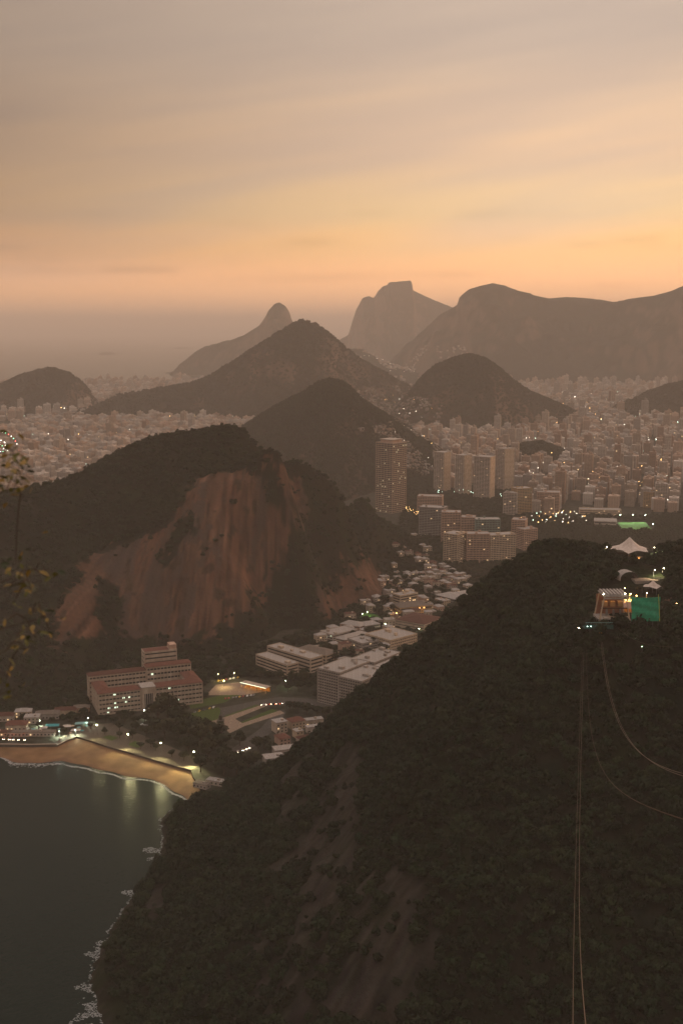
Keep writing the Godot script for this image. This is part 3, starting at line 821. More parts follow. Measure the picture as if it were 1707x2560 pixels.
func coast() -> void:
	var water := [Vector3(-344, 0, -1021), Vector3(-318.8, -0, -1011.9), Vector3(-294.7, -0, -998), Vector3(-267.5, -0, -998), Vector3(-240.3, 0, -992.2), Vector3(-218.4, 0, -977), Vector3(-203.2, 0, -969.5), Vector3(-183.6, 0, -962.2), Vector3(-166.9, 0, -957.7), Vector3(-153.1, 0, -941.7), Vector3(-140.3, 0, -927.9), Vector3(-129.2, 0, -911.9), Vector3(-119.2, 0, -907)]
	var behind := [Vector3(-346.8, 4, -1030.2), Vector3(-324.3, 4, -1031.2), Vector3(-297.4, 4, -1030.2), Vector3(-270, 4, -1031.2), Vector3(-263.7, 4, -1045), Vector3(-257.1, 4, -1054.8), Vector3(-239.4, 4, -1042.9), Vector3(-220.7, 4, -1028.1), Vector3(-199.6, 4, -1014.7), Vector3(-179.7, 4, -1000.7), Vector3(-157.8, 4, -985.1), Vector3(-134.7, 4, -969.9), Vector3(-131, 4, -955.2), Vector3(-122.6, 4, -935.6)]
	# sand: a sheet that slopes from the wall to below the waterline
	var v := PackedVector3Array()
	var id := PackedInt32Array()
	var co := PackedColorArray()
	var cols := 150
	var rows := 26
	for i in cols + 1:
		var t := float(i) / cols
		var w := along(water, t)
		var b := along(behind, t)
		var out := (w - b).normalized()
		w += out * (2.6 * sin(t * 42.0) * sin(t * 13.0) + 1.5)
		for j in rows + 1:
			var s := float(j) / rows
			var p := b.lerp(w + out * 5.0, s)
			p.y = lerpf(3.1, -0.7, s) + 0.25 * sin(s * 9.0 + t * 6.0) * (1.0 - s) + 0.22 * noise_a.get_noise_2d(p.x * 9.0, p.z * 9.0) * (1.0 - s)
			v.append(p)
			var k := 0.9 + 0.35 * noise_a.get_noise_2d(p.x * 5.0, p.z * 5.0)
			var wet := smoothstep(0.70, 0.80, s + 0.05 * sin(t * 42.0) + 0.04 * noise_a.get_noise_2d(p.x * 8.0, p.z * 8.0))
			co.append(Color(0.185 * k, 0.108 * k, 0.056 * k).lerp(Color(0.125, 0.068, 0.042), wet))
	for i in cols:
		for j in rows:
			var a := i * (rows + 1) + j
			var b := a + rows + 1
			id.append_array([a, a + 1, b, b, a + 1, b + 1])
	var st := SurfaceTool.new()
	st.begin(Mesh.PRIMITIVE_TRIANGLES)
	st.set_smooth_group(0)
	for k in id:
		st.set_color(co[k])
		st.add_vertex(v[k])
	st.index()
	st.generate_normals()
	var sm := StandardMaterial3D.new()
	sm.vertex_color_use_as_albedo = true
	sm.roughness = 0.9
	sm.metallic_specular = 0.2
	sm.normal_enabled = true
	sm.normal_texture = normal_tex(0.03, 5.0, 5, 512, 14)
	sm.uv1_triplanar = true
	sm.uv1_world_triplanar = true
	sm.uv1_scale = Vector3(0.05, 0.05, 0.05)
	tag(put(st.commit(), "beach", sm), "curved sandy beach at the head of the cove", "beach", "", "structure")
	# foam: ragged flakes where the swell breaks on sand and rock
	var fv := PackedVector3Array()
	var fi := PackedInt32Array()
	for i in 1500:
		var t := rng.randf()
		var w := along(water, t)
		var b := along(behind, t)
		var out := (w - b).normalized()
		w += out * (2.6 * sin(t * 42.0) * sin(t * 13.0) + 1.5)
		var n := 0.5 + 0.5 * noise_a.get_noise_1d(t * 900.0)
		var reach := 0.5 + 2.0 * n + (8.0 * smoothstep(0.10, 0.22, t) * (1.0 - smoothstep(0.30, 0.36, t)) * rng.randf())
		flake(fv, fi, w + out * rng.randf_range(-1.0, reach), rng.randf_range(0.25, 0.8), 0.07)
	var breaks := [[Vector3(-141.5, 0, -819.4), 15.0], [Vector3(-145.2, 0, -804.8), 9.0], [Vector3(-153.3, -0, -682.5), 13.0], [Vector3(-158.3, 0, -674.3), 9.0], [Vector3(-156, 0, -636.3), 8.0], [Vector3(-148.3, 0, -612.5), 15.0], [Vector3(-150.8, 0, -605.9), 12.0], [Vector3(-151.8, 0, -752.6), 6.0], [Vector3(-147.3, 0, -867.9), 6.0]]
	for i in 130000:
		var x := rng.randf_range(-215.0, -60.0)
		var z := rng.randf_range(-960.0, -520.0)
		var y := height(hill_u, x, z)
		if y > 0.4 or y < -22.0: continue
		var surf := 0.0
		for k in breaks: surf = maxf(surf, 1.0 - Vector2(x - k[0].x, z - k[0].z).length() / k[1])
		var n := noise_a.get_noise_2d(x * 6.0, z * 6.0)
		if y < -1.2 and (surf <= 0.0 or n + 0.9 * surf < 0.42 + 0.02 * -y): continue
		if y >= -1.2 and n < -0.25: continue
		flake(fv, fi, Vector3(x, 0, z), rng.randf_range(0.15, 0.5), 0.07)
	var foam := put(mesh_from(fv, fi), "foam", mat(0.22, 0.23, 0.23, 0.8))
	tag(foam, "white sea foam along the sand and the rocky shore", "foam", "", "stuff")

func flake(v: PackedVector3Array, id: PackedInt32Array, p: Vector3, r: float, y: float) -> void:
	var o := v.size()
	v.append(Vector3(p.x, y + 0.1, p.z))
	for k in 6:
		var a := TAU * k / 6.0
		var q := r * rng.randf_range(0.5, 1.3)
		v.append(Vector3(p.x + cos(a) * q * 1.5, y, p.z + sin(a) * q))
	for k in 6: id.append_array([o, o + 1 + k, o + 1 + (k + 1) % 6])

# ---------------------------------------------------------------- buildings
func face_node(called: String, a: Vector3, b: Vector3) -> Node3D:      # stands at the front's near corner a; local +x runs to b, -z away into the depth
	var o := base(called, a)
	o.rotation.y = -atan2(b.z - a.z, b.x - a.x)
	return o

func storeys(o: Node, x0: float, x1: float, d0: float, d1: float, y0: float, h: float, floors: int, wall: Material, share := 0.55, bay := 0.0, lit := 0, lit_mat: Material = null) -> void:
	var fh := h / floors
	var cx := (x0 + x1) / 2.0
	var cz := -(d0 + d1) / 2.0
	var w := x1 - x0
	var d := d1 - d0
	box(o, "glazing", Vector3(cx, y0 + h / 2.0, cz), Vector3(w - 0.9, h - 0.1, d - 0.9), mats.glass)
	for k in floors + 1:
		var t := fh * share
		var y := y0 + k * fh
		if k == 0: box(o, "floor_band", Vector3(cx, y + t * 0.35, cz), Vector3(w, t * 0.7, d), wall)
		elif k == floors: box(o, "floor_band", Vector3(cx, y - t * 0.25, cz), Vector3(w, t * 0.5 + 0.3, d), wall)
		else: box(o, "floor_band", Vector3(cx, y, cz), Vector3(w, t, d), wall)
	for s in [Vector2(x0, d0), Vector2(x1, d0), Vector2(x0, d1), Vector2(x1, d1)]:
		box(o, "pier", Vector3(s.x - signf(s.x - cx) * 0.52, y0 + h / 2.0, -s.y - signf(-s.y - cz) * 0.52), Vector3(1.1, h - 0.02, 1.1), wall)
	if bay > 0.0:
		var n := int(w / bay)
		for k in range(1, n):
			box(o, "pier", Vector3(x0 + w * k / n, y0 + h / 2.0, -d0 - 0.32), Vector3(0.7, h - 0.03, 0.66), wall)
		n = int(d / bay)
		for k in range(1, n):
			for x in [x0 + 0.32, x1 - 0.32]: box(o, "pier", Vector3(x, y0 + h / 2.0, -d0 - d * k / n), Vector3(0.66, h - 0.03, 0.7), wall)
	for k in lit:
		var f := rng.randi() % floors
		var y := y0 + (f + 0.5) * fh
		var ww := minf(2.6, fh * 0.8)
		var hh := fh * (1.0 - share) * 0.9
		if rng.randf() < w / (w + d): box(o, "lit_window", Vector3(rng.randf_range(x0 + 2.0, x1 - 2.0), y, -d0 - 0.42), Vector3(ww, hh, 0.1), lit_mat)
		else: box(o, "lit_window", Vector3(x1 - 0.42, y, -rng.randf_range(d0 + 2.0, d1 - 2.0)), Vector3(0.1, hh, ww), lit_mat)

func flat_roof(o: Node, x0: float, x1: float, d0: float, d1: float, y: float, m: Material, wall: Material, boxes := 2) -> void:
	var cx := (x0 + x1) / 2.0
	var cz := -(d0 + d1) / 2.0
	box(o, "roof", Vector3(cx, y + 0.22, cz), Vector3(x1 - x0 - 0.7, 0.3, d1 - d0 - 0.7), m)
	for s in [-1.0, 1.0]:
		box(o, "parapet", Vector3(cx, y + 0.55, cz + s * ((d1 - d0) / 2.0 - 0.16)), Vector3(x1 - x0 + 0.06, 1.0, 0.36), wall)
		box(o, "parapet", Vector3(cx + s * ((x1 - x0) / 2.0 - 0.16), y + 0.54, cz), Vector3(0.36, 0.96, d1 - d0 - 0.4), wall)
	for k in boxes:
		var w := rng.randf_range(3.0, 6.5)
		var px := rng.randf_range(x0 + w * 0.6, maxf(x0 + w * 0.61, x1 - w * 0.6))
		var pz := -rng.randf_range(d0 + w * 0.6, maxf(d0 + w * 0.61, d1 - w * 0.6))
		var hh := rng.randf_range(1.8, 3.6)
		box(o, "roof_house", Vector3(px, y + 0.37 + hh / 2.0, pz), Vector3(w, hh, w * 0.8), wall)

func hip_roof(o: Node, x0: float, x1: float, d0: float, d1: float, y: float, rise: float, m: Material, over := 0.6) -> void:
	var a := Vector3(x0 - over, y, -d0 + over)
	var b := Vector3(x1 + over, y, -d0 + over)
	var c := Vector3(x1 + over, y, -d1 - over)
	var d := Vector3(x0 - over, y, -d1 - over)
	var e: Vector3
	var f: Vector3
	var half := minf(x1 - x0, d1 - d0) / 2.0
	if x1 - x0 >= d1 - d0:
		e = Vector3(x0 + half, y + rise, -(d0 + d1) / 2.0)
		f = Vector3(x1 - half, y + rise, -(d0 + d1) / 2.0)
	else:
		e = Vector3((x0 + x1) / 2.0, y + rise, -d0 - half)
		f = Vector3((x0 + x1) / 2.0, y + rise, -d1 + half)
	var st := SurfaceTool.new()
	st.begin(Mesh.PRIMITIVE_TRIANGLES)
	st.set_smooth_group(-1)
	var faces := [[a, e, f], [a, f, b], [b, f, c], [c, f, e], [c, e, d], [d, e, a]] if x1 - x0 >= d1 - d0 else [[a, e, b], [b, e, f], [b, f, c], [c, f, d], [d, f, e], [d, e, a]]
	for t in faces:
		for p in t: st.add_vertex(p)
	for t in [[a, b, c], [a, c, d]]:
		for p in t: st.add_vertex(p)
	st.generate_normals()
	put(st.commit(), "roof", m, o)

func block(called: String, label: String, a: Vector3, b: Vector3, depth: float, h: float, floors: int, wall: Material, opt := {}) -> Node3D:
	var o := face_node(called, a, b)
	var w := Vector2(b.x - a.x, b.z - a.z).length()
	footprint(o, 0.0, w, 0.0, depth)
	storeys(o, 0.0, w, 0.0, depth, 0.0, h, floors, wall, opt.get("share", 0.55), opt.get("bay", 0.0), opt.get("lit", 0), opt.get("lit_mat", mats.lit_warm))
	if opt.has("hip"): hip_roof(o, 0.0, w, 0.0, depth, h + 0.16, opt.hip, opt.get("roof", mats.tile))
	else: flat_roof(o, 0.0, w, 0.0, depth, h, opt.get("roof", mats.roof_grey), wall, opt.get("boxes", 2))
	tag(o, label, "building", opt.get("group", ""))
	return o

func house(label: String, at: Vector3, w: float, d: float, h: float, turn: float, wall: Material, roof: Material, group := "", pitched := true) -> Node3D:
	var o := base("house", at, turn)
	footprint(o, -w / 2.0, w / 2.0, -d / 2.0, d / 2.0)
	box(o, "wall", Vector3(0, h / 2.0, 0), Vector3(w, h, d), wall)
	if pitched: hip_roof(o, -w / 2.0, w / 2.0, -d / 2.0, d / 2.0, h + 0.003, minf(w, d) * 0.26, roof)
	else:
		box(o, "roof", Vector3(0, h + 0.15, 0), Vector3(w + 0.4, 0.29, d + 0.4), roof)
		box(o, "water_tank", Vector3(w * 0.2, h + 1.1, d * 0.1), Vector3(2.2, 1.6, 2.0), wall)
	var n := maxi(1, int(w / 3.4))
	var fl := maxi(1, int(h / 3.2))
	for f in fl:
		for k in n:
			var win := box(o, "window", Vector3(-w / 2.0 + w * (k + 0.5) / n, f * 3.2 + 1.9, d / 2.0 + 0.01), Vector3(1.5, 1.4, 0.1), mats.glass if rng.randf() < 0.82 else mats.lit_warm)
			box(win, "sill", Vector3(0, -0.54, 0.6), Vector3(1.15, 0.08, 2.4), wall)
			if f == 0 and k == 0:
				var door := box(o, "door", Vector3(-w / 2.0 + 0.9, 1.1, d / 2.0 + 0.02), Vector3(1.1, 2.2, 0.12), mats.dark_wood)
				box(door, "handle", Vector3(0.36, 0, 0.7), Vector3(0.06, 0.03, 0.6), mats.steel)
		var ns := maxi(1, int(d / 4.0))
		for k in ns: box(o, "window", Vector3(w / 2.0 + 0.01, f * 3.2 + 1.9, -d / 2.0 + d * (k + 0.5) / ns), Vector3(0.1, 1.4, 1.5), mats.glass)
	tag(o, label, "house", group)
	return o

func lamp_post(called: String, label: String, at: Vector3, h: float, aim: Vector3, power: float, tint: Color, cone: float, group: String, head := 0.5, bright := 60.0) -> Node3D:
	var o := base(called, at)
	var v := PackedVector3Array()
	var id := PackedInt32Array()
	limb(v, id, [Vector3(0, -0.4, 0), Vector3(0, h * 0.5, 0), Vector3(0, h, 0), 0.16, 0.09])
	put(mesh_from(v, id), "pole", mats.steel, o)
	var d := aim - (at + Vector3(0, h, 0))
	var flat := Vector3(d.x, 0, d.z).normalized()
	var arm_v := PackedVector3Array()
	var arm_i := PackedInt32Array()
	limb(arm_v, arm_i, [Vector3(0, h - 0.3, 0), Vector3(0, h, 0) + flat * 0.6, Vector3(0, h, 0) + flat * 1.2, 0.07, 0.05])
	put(mesh_from(arm_v, arm_i), "arm", mats.steel, o)
	var hd := SphereMesh.new()
	hd.radius = head * 0.5
	hd.height = head * 0.7
	hd.radial_segments = 10
	hd.rings = 5
	var g := glow(tint.r, tint.g, tint.b, bright)
	put(hd, "lamp_head", g, o, Vector3(0, h - 0.05, 0) + flat * 1.3)
	if power > 0.0:
		var s := SpotLight3D.new()
		s.name = "flood_light"
		s.light_color = Color(tint.r, tint.g, tint.b).linear_to_srgb()
		s.light_energy = power
		s.spot_angle = cone
		s.spot_angle_attenuation = 0.8
		s.spot_range = 300.0
		s.spot_attenuation = 2.0
		s.light_size = head * 0.5
		s.shadow_enabled = true
		o.add_child(s)
		s.position = Vector3(0, h - 0.35, 0) + flat * 1.35
		var tgt := aim - at - s.position
		s.look_at_from_position(s.global_position, s.global_position + tgt, Vector3.UP if absf(tgt.normalized().y) < 0.95 else Vector3.RIGHT)
	tag(o, label, "street lamp", group)
	return o

func town_mats() -> void:
	mats.glass = mat(0.025, 0.027, 0.028, 0.25, 0.5)
	mats.white = worn(0.45, 0.375, 0.305)
	mats.pale = worn(0.42, 0.37, 0.33)
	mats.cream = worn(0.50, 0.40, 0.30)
	mats.pink = worn(0.46, 0.32, 0.25)
	mats.ochre = worn(0.42, 0.29, 0.16)
	mats.concrete = worn(0.33, 0.30, 0.275)
	mats.grey = worn(0.25, 0.24, 0.23)
	mats.greenish = worn(0.20, 0.27, 0.25)
	mats.brick = worn(0.30, 0.15, 0.10)
	mats.roof_grey = worn(0.34, 0.32, 0.31, 0.9, 0.12)
	mats.roof_pale = worn(0.33, 0.31, 0.295, 0.9, 0.15)
	mats.roof_dark = worn(0.16, 0.135, 0.115, 0.9, 0.12)
	mats.tile = worn(0.14, 0.064, 0.049, 0.9, 0.2)
	mats.tile_dark = worn(0.095, 0.045, 0.035, 0.9, 0.2)
	mats.steel = mat(0.12, 0.12, 0.12, 0.5)
	mats.dark_wood = mat(0.06, 0.035, 0.02, 0.8)
	mats.bark = worn(0.07, 0.05, 0.035, 0.95, 0.5)
	mats.asphalt = worn(0.075, 0.070, 0.064, 0.95, 0.1)
	mats.paving = worn(0.27, 0.205, 0.155, 0.95, 0.1)
	mats.sidewalk = worn(0.105, 0.088, 0.07, 0.95, 0.15)
	mats.lawn = worn(0.055, 0.085, 0.02, 0.95, 0.1)
	mats.teal = worn(0.05, 0.30, 0.34, 0.8, 0.3)
	mats.awning_blue = worn(0.22, 0.42, 0.44, 0.8, 0.3)
	mats.canvas = worn(0.55, 0.50, 0.46, 0.8, 0.2)
	mats.lit_warm = glow(1.0, 0.62, 0.26, 0.7)
	mats.lit_cool = glow(0.8, 1.0, 0.7, 0.8)
	mats.lit_amber = glow(1.0, 0.45, 0.10, 1.3)
	for c in [Color(0.016, 0.021, 0.008), Color(0.021, 0.022, 0.008), Color(0.014, 0.019, 0.008)]:
		var m := mat(c.r, c.g, c.b, 0.75, 0.25)
		m.backlight_enabled = true
		m.backlight = lin(0.006, 0.008, 0.002)
		leaf_mats.append(m)

func town() -> void:
	# ---- ground sheets of the little town behind the beach
	sheet("promenade", [Vector3(-257.1, 4, -1054.8), Vector3(-239.7, 4, -1043.9), Vector3(-220.9, 4, -1029.1), Vector3(-199.8, 4, -1015.7), Vector3(-179.9, 4, -1001.7), Vector3(-157.9, 4, -986), Vector3(-135.5, 4, -970.9), Vector3(-122, 4, -990.9), Vector3(-160.5, 4, -1028.1), Vector3(-197, 4, -1063.6), Vector3(-230.5, 4, -1094.4), Vector3(-255.6, 4, -1089.7), Vector3(-272.5, 4, -1052.6), Vector3(-271.9, 4, -1034.4), Vector3(-264, 4, -1046.1)], 4.01, mats.sidewalk, "pale paved promenade behind the beach wall", "promenade")
	sheet("road", [Vector3(-168.4, 4, -1109.8), Vector3(-138.5, 4, -1133.1), Vector3(-91, 4, -1163.9), Vector3(-66.1, 4, -1177.2), Vector3(-27.2, 4, -1169.2), Vector3(2.7, 4, -1130.6), Vector3(-3.5, 4, -1113.4), Vector3(-34.8, 4, -1138.1), Vector3(-64.7, 4, -1150.9), Vector3(-89, 4, -1138.1), Vector3(-131.6, 4, -1108.6), Vector3(-161.5, 4, -1089.7)], 4.01, mats.asphalt, "asphalt road curving between the square and the concrete slabs", "road")
	sheet("road", [Vector3(-118.4, 4, -990.9), Vector3(-101.7, 4, -1028.1), Vector3(-80.6, 4, -1078.2), Vector3(-67.1, 4, -1133.1), Vector3(-56.9, 4, -1128.1), Vector3(-68.2, 4, -1069.1), Vector3(-86.1, 4, -1021.9), Vector3(-101.4, 4, -986)], 4.014, mats.asphalt, "narrow asphalt street beside the red-roofed houses", "road")
	sheet("lawn", [Vector3(-162.5, 4, -1157.4), Vector3(-130.4, 4, -1182.6), Vector3(-109.8, 4, -1184), Vector3(-124.4, 4, -1157.4), Vector3(-156.6, 4, -1138.1)], 4.012, mats.lawn, "bright lawn patch beside the long white building", "lawn")
	sheet("lawn", [Vector3(-163.5, 4, -1118.3), Vector3(-128, 4, -1143.2), Vector3(-122, 4, -1118.3), Vector3(-126.8, 4, -1101.4), Vector3(-153.5, 4, -1089.7)], 4.018, mats.lawn, "lawn strip of the square near the dark trees", "lawn")
	sheet("lawn", [Vector3(-120.1, 4, -1115.8), Vector3(-90, 4, -1150.9), Vector3(-79.1, 4, -1145.8), Vector3(-110.8, 4, -1103.8)], 4.018, mats.lawn, "thin lawn strip between the road and the paved triangle", "lawn")
	sheet("lawn", [Vector3(-102.1, 4, -1096.7), Vector3(-72.4, 4, -1138.1), Vector3(-62.7, 4, -1128.1), Vector3(-93.3, 4, -1087.4)], 4.018, mats.lawn, "thin lawn strip between the two paved paths", "lawn")
	sheet("lawn", [Vector3(-232.3, 4, -1054.8), Vector3(-225.6, 4, -1060.2), Vector3(-215.4, 4, -1053.7), Vector3(-220.6, 4, -1045)], 4.018, mats.lawn, "small round lawn on the promenade", "lawn")
	sheet("lawn", [Vector3(-203.3, 4, -1034.4), Vector3(-198.3, 4, -1045), Vector3(-187.3, 4, -1034.4), Vector3(-192.3, 4, -1026)], 4.018, mats.lawn, "small lawn bed on the promenade beside the grove", "lawn")
	sheet("path", [Vector3(-137.6, 4, -1094.4), Vector3(-122.7, 4, -1108.6), Vector3(-83.7, 4, -1150.9), Vector3(-79.5, 4, -1145.8), Vector3(-107.9, 4, -1107.4), Vector3(-99.5, 4, -1094.4), Vector3(-63.8, 4, -1133.1), Vector3(-58.3, 4, -1124.4), Vector3(-96.4, 4, -1086.2), Vector3(-109.2, 4, -1065.8), Vector3(-118.5, 4, -1083.9)], 4.022, mats.paving, "pinkish paved paths meeting in a triangle on the square", "path")
	sheet("forecourt", [Vector3(-146.4, 4, -1182.6), Vector3(-139.5, 4, -1219), Vector3(-113.7, 4, -1229.1), Vector3(-82.4, 4, -1196.4), Vector3(-105.3, 4, -1182.6), Vector3(-130.4, 4, -1182.6)], 4.01, mats.paving, "paved forecourt lit beside the bus shelter", "forecourt")
	# ---- beach wall
	var wall_line := [Vector3(-257.1, 4, -1054.8), Vector3(-239.4, 4, -1042.9), Vector3(-220.7, 4, -1028.1), Vector3(-199.6, 4, -1014.7), Vector3(-179.7, 4, -1000.7), Vector3(-157.8, 4, -985.1), Vector3(-134.7, 4, -969.9)]
	var o := base("beach_wall", wall_line[0])
	for i in wall_line.size() - 1:
		var a: Vector3 = wall_line[i]
		var b: Vector3 = wall_line[i + 1]
		var l := a.distance_to(b)
		var c: Vector3 = (a + b) / 2.0 - wall_line[0]
		var turn := -atan2(b.z - a.z, b.x - a.x)
		box(o, "wall", Vector3(c.x, -0.5, c.z), Vector3(l, 2.4, 0.7), mats.grime_stone, turn)
		box(o, "coping", Vector3(c.x, 0.8, c.z), Vector3(l + 0.1, 0.2, 1.0), mats.sidewalk, turn)
	tag(o, "low dark wall between the beach and the promenade", "wall")
	var w2 := [Vector3(-346.8, 4, -1030.2), Vector3(-324.3, 4, -1031.2), Vector3(-297.4, 4, -1030.2), Vector3(-270, 4, -1031.2), Vector3(-263.7, 4, -1045), Vector3(-257.3, 4, -1053.7)]
	o = base("sea_wall", w2[0])
	for i in w2.size() - 1:
		var a: Vector3 = w2[i]
		var b: Vector3 = w2[i + 1]
		var c: Vector3 = (a + b) / 2.0 - w2[0]
		var turn := -atan2(b.z - a.z, b.x - a.x)
		box(o, "wall", Vector3(c.x, -0.6, c.z), Vector3(a.distance_to(b), 5.0 if i < 3 else 2.6, 0.9), mats.grime_stone, turn)
		box(o, "coping", Vector3(c.x, 2.05 if i < 3 else 0.85, c.z), Vector3(a.distance_to(b) + 0.1, 0.3, 1.2), mats.white, turn)
	tag(o, "tall stone sea wall below the beach restaurants", "wall")

	# ---- the long white school with red roofs
	var a := Vector3(-247.8, 4, -1115.8)
	var b := Vector3(-146.2, 4, -1156.1)
	o = face_node("school_building", a, b)
	var L := Vector2(b.x - a.x, b.z - a.z).length()
	var H := 23.0
	footprint(o, -2.0, L, -4.0, 75.0)
	storeys(o, 0, L * 0.40, 0, 15, 0, H, 5, mats.white, 0.62, 3.6, 14, mats.lit_cool)
	hip_roof(o, 0, L * 0.40, 0, 15, H + 0.2, 3.2, mats.tile)
	storeys(o, L * 0.54, L, 0, 15, 0, H, 5, mats.white, 0.62, 3.6, 3, mats.lit_cool)
	hip_roof(o, L * 0.54, L, 0, 15, H + 0.2, 3.2, mats.tile)
	box(o, "portico", Vector3(L * 0.47, H * 0.54, -6.5), Vector3(L * 0.14 - 0.6, H * 1.08, 17.0), mats.white)
	box(o, "tall_window", Vector3(L * 0.47, H * 0.46, 2.05), Vector3(L * 0.08, H * 0.66, 0.2), mats.glass)
	for k in 4: box(o, "mullion", Vector3(L * 0.47 + (k - 1.5) * L * 0.02, H * 0.46, 2.2), Vector3(0.5, H * 0.66, 0.3), mats.pale)
	box(o, "roof", Vector3(L * 0.47, H * 1.08 + 0.2, -6.5), Vector3(L * 0.14, 0.36, 17.6), mats.roof_pale)
	storeys(o, 0, 13, 15.2, 44, 0, H, 5, mats.white, 0.62, 3.6)
	hip_roof(o, 0, 13, 15.8, 43.4, H + 0.2, 2.6, mats.tile)
	storeys(o, L - 14, L, 15.2, 44, 0, H, 5, mats.white, 0.62, 3.6)
	hip_roof(o, L - 14, L, 15.8, 43.4, H + 0.2, 2.8, mats.tile)
	storeys(o, -2, L * 0.54, 44.2, 58, 0, H + 6.0, 6, mats.white, 0.6, 3.6)
	hip_roof(o, -2, L * 0.54, 44.2, 58, H + 6.2, 2.6, mats.tile_dark)
	storeys(o, L * 0.54 + 0.3, L * 0.99, 44.2, 58, 0, H + 9.0, 6, mats.white, 0.6, 3.6, 3, mats.lit_cool)
	hip_roof(o, L * 0.54 + 0.3, L * 0.99, 44.2, 58, H + 9.2, 2.6, mats.tile)
	storeys(o, L * 0.55, L * 0.88, 58.3, 74, 0, H + 22.0, 9, mats.white, 0.66, 0.0)
	hip_roof(o, L * 0.56, L * 0.80, 59.3, 73, H + 22.2, 1.8, mats.tile)
	box(o, "stair_tower", Vector3(L * 0.845, H + 24.5, -66), Vector3(L * 0.07, 5.0, 12.0), mats.pink)
	tag(o, "long white school building with red tiled roofs behind the beach", "building")

	# ---- concrete residential slabs
	var p := Vector3(-25.7, 4, -1160)
	var q := Vector3(-1.5, 4, -1141.9)
	var ux := (q - p).normalized()
	var wdt := (q - p).length()
	var dz := Vector3(ux.z, 0, -ux.x)
	var tell := ["grey ribbed concrete apartment slab nearest the square", "grey ribbed concrete apartment slab beside the forest slope", "pale-roofed concrete apartment slab behind the nearest slab", "pale-roofed concrete apartment slab half hidden by the forest slope"]
	for k in 4:
		var s := p + ux * (wdt + 5.0) * (k % 2) + dz * 62.0 * (k / 2) + dz * 10.0 * (k % 2) * -1.0
		block("apartment_slab", tell[k], s, s + ux * wdt, 52.0, 37.0 if k < 2 else 33.0, 12, mats.concrete, {"share": 0.42, "bay": 3.0, "roof": mats.roof_pale, "boxes": 5, "lit": 2, "group": "concrete apartment slabs"})
	# ---- white striped wings
	block("office_wing", "low white building with dark window strips near the bus shelter", Vector3(-100, 4, -1285.5), Vector3(-61.4, 4, -1242.4), 17.0, 15.0, 4, mats.white, {"share": 0.5, "roof": mats.roof_pale, "boxes": 1})
	block("office_wing", "longer white striped building behind the low striped one", Vector3(-88.7, 4, -1314.7), Vector3(-35.6, 4, -1260.5), 20.0, 17.0, 4, mats.white, {"share": 0.5, "roof": mats.roof_pale, "boxes": 3})
	block("office_wing", "brown-roofed striped building beside the concrete slabs", Vector3(-54.6, 4, -1321.4), Vector3(-18.1, 4, -1291.9), 24.0, 12.0, 3, mats.cream, {"share": 0.5, "hip": 3.0, "roof": mats.roof_dark})
	# ---- campus up the valley
	block("campus_hall", "grey flat hall with white lights at its corner", Vector3(-27.4, 4, -1410.6), Vector3(-10.9, 4, -1391.9), 42.0, 9.0, 3, mats.pale, {"lit": 3, "lit_mat": mats.lit_cool, "roof": mats.roof_grey})
	block("campus_hall", "pale hall with a pitched roof left of the valley trees", Vector3(-7.8, 4, -1380.8), Vector3(4.2, 4, -1370), 46.0, 9.0, 3, mats.white, {"hip": 3.0, "roof": mats.roof_pale})
	block("campus_hall", "patterned grey block in front of the campus halls", Vector3(7.2, 4, -1370), Vector3(25.2, 4, -1345.3), 26.0, 11.0, 3, mats.concrete, {"bay": 3.0, "lit": 3})
	block("campus_hall", "long low hall beside the green-lit sports court", Vector3(-1.8, 4, -1457.7), Vector3(24.3, 4, -1441.6), 22.0, 7.0, 2, mats.pink, {"hip": 3.0, "roof": mats.roof_pale})
	block("campus_hall", "short hall in front of the green-lit sports court", Vector3(30.6, 4, -1445.6), Vector3(50.9, 4, -1457.7), 20.0, 7.0, 2, mats.pale, {"hip": 2.5, "roof": mats.roof_grey})
	block("campus_block", "pale three-storey block at the edge of the forest slope", Vector3(60, 4, -1348.8), Vector3(94.5, 4, -1380.8), 44.0, 14.0, 4, mats.cream, {"share": 0.6, "bay": 3.2, "roof": mats.roof_pale, "boxes": 4})
	block("theatre_hall", "white hall with a big dark red roof", Vector3(70.1, 4, -1461.7), Vector3(107.3, 4, -1433.8), 46.0, 12.0, 3, mats.white, {"share": 0.75, "hip": 4.5, "roof": mats.tile_dark, "lit": 2, "lit_mat": mats.lit_cool})
	block("lit_hall", "slate-roofed hall with orange light behind the dark red roof", Vector3(81, 4, -1529.7), Vector3(126.7, 4, -1547.6), 28.0, 10.0, 2, mats.ochre, {"hip": 5.0, "roof": mats.roof_dark, "lit": 9, "lit_mat": mats.lit_amber})
	block("corner_house", "yellow-lit corner block among valley trees", Vector3(83.6, 4, -1580), Vector3(109.9, 4, -1599.1), 18.0, 15.0, 4, mats.cream, {"share": 0.5, "lit": 12, "roof": mats.roof_grey})
	block("warehouse", "long grey-roofed shed below the apartment row", Vector3(136.9, 4, -1618.7), Vector3(169.1, 4, -1580), 30.0, 8.0, 2, mats.grey, {"hip": 3.0, "roof": mats.roof_grey})
	block("warehouse", "second grey-roofed shed nearer the forest slope", Vector3(171.1, 4, -1599.1), Vector3(202.3, 4, -1618.7), 34.0, 8.0, 2, mats.pale, {"hip": 3.0, "roof": mats.roof_grey})
	sheet("sports_court", [Vector3(25.4, 4, -1507.8), Vector3(30.4, 4, -1543.1), Vector3(53.4, 4, -1529.7), Vector3(55.6, 4, -1499.2)], 4.1, mats.court, "small green sports court lit at night", "court")
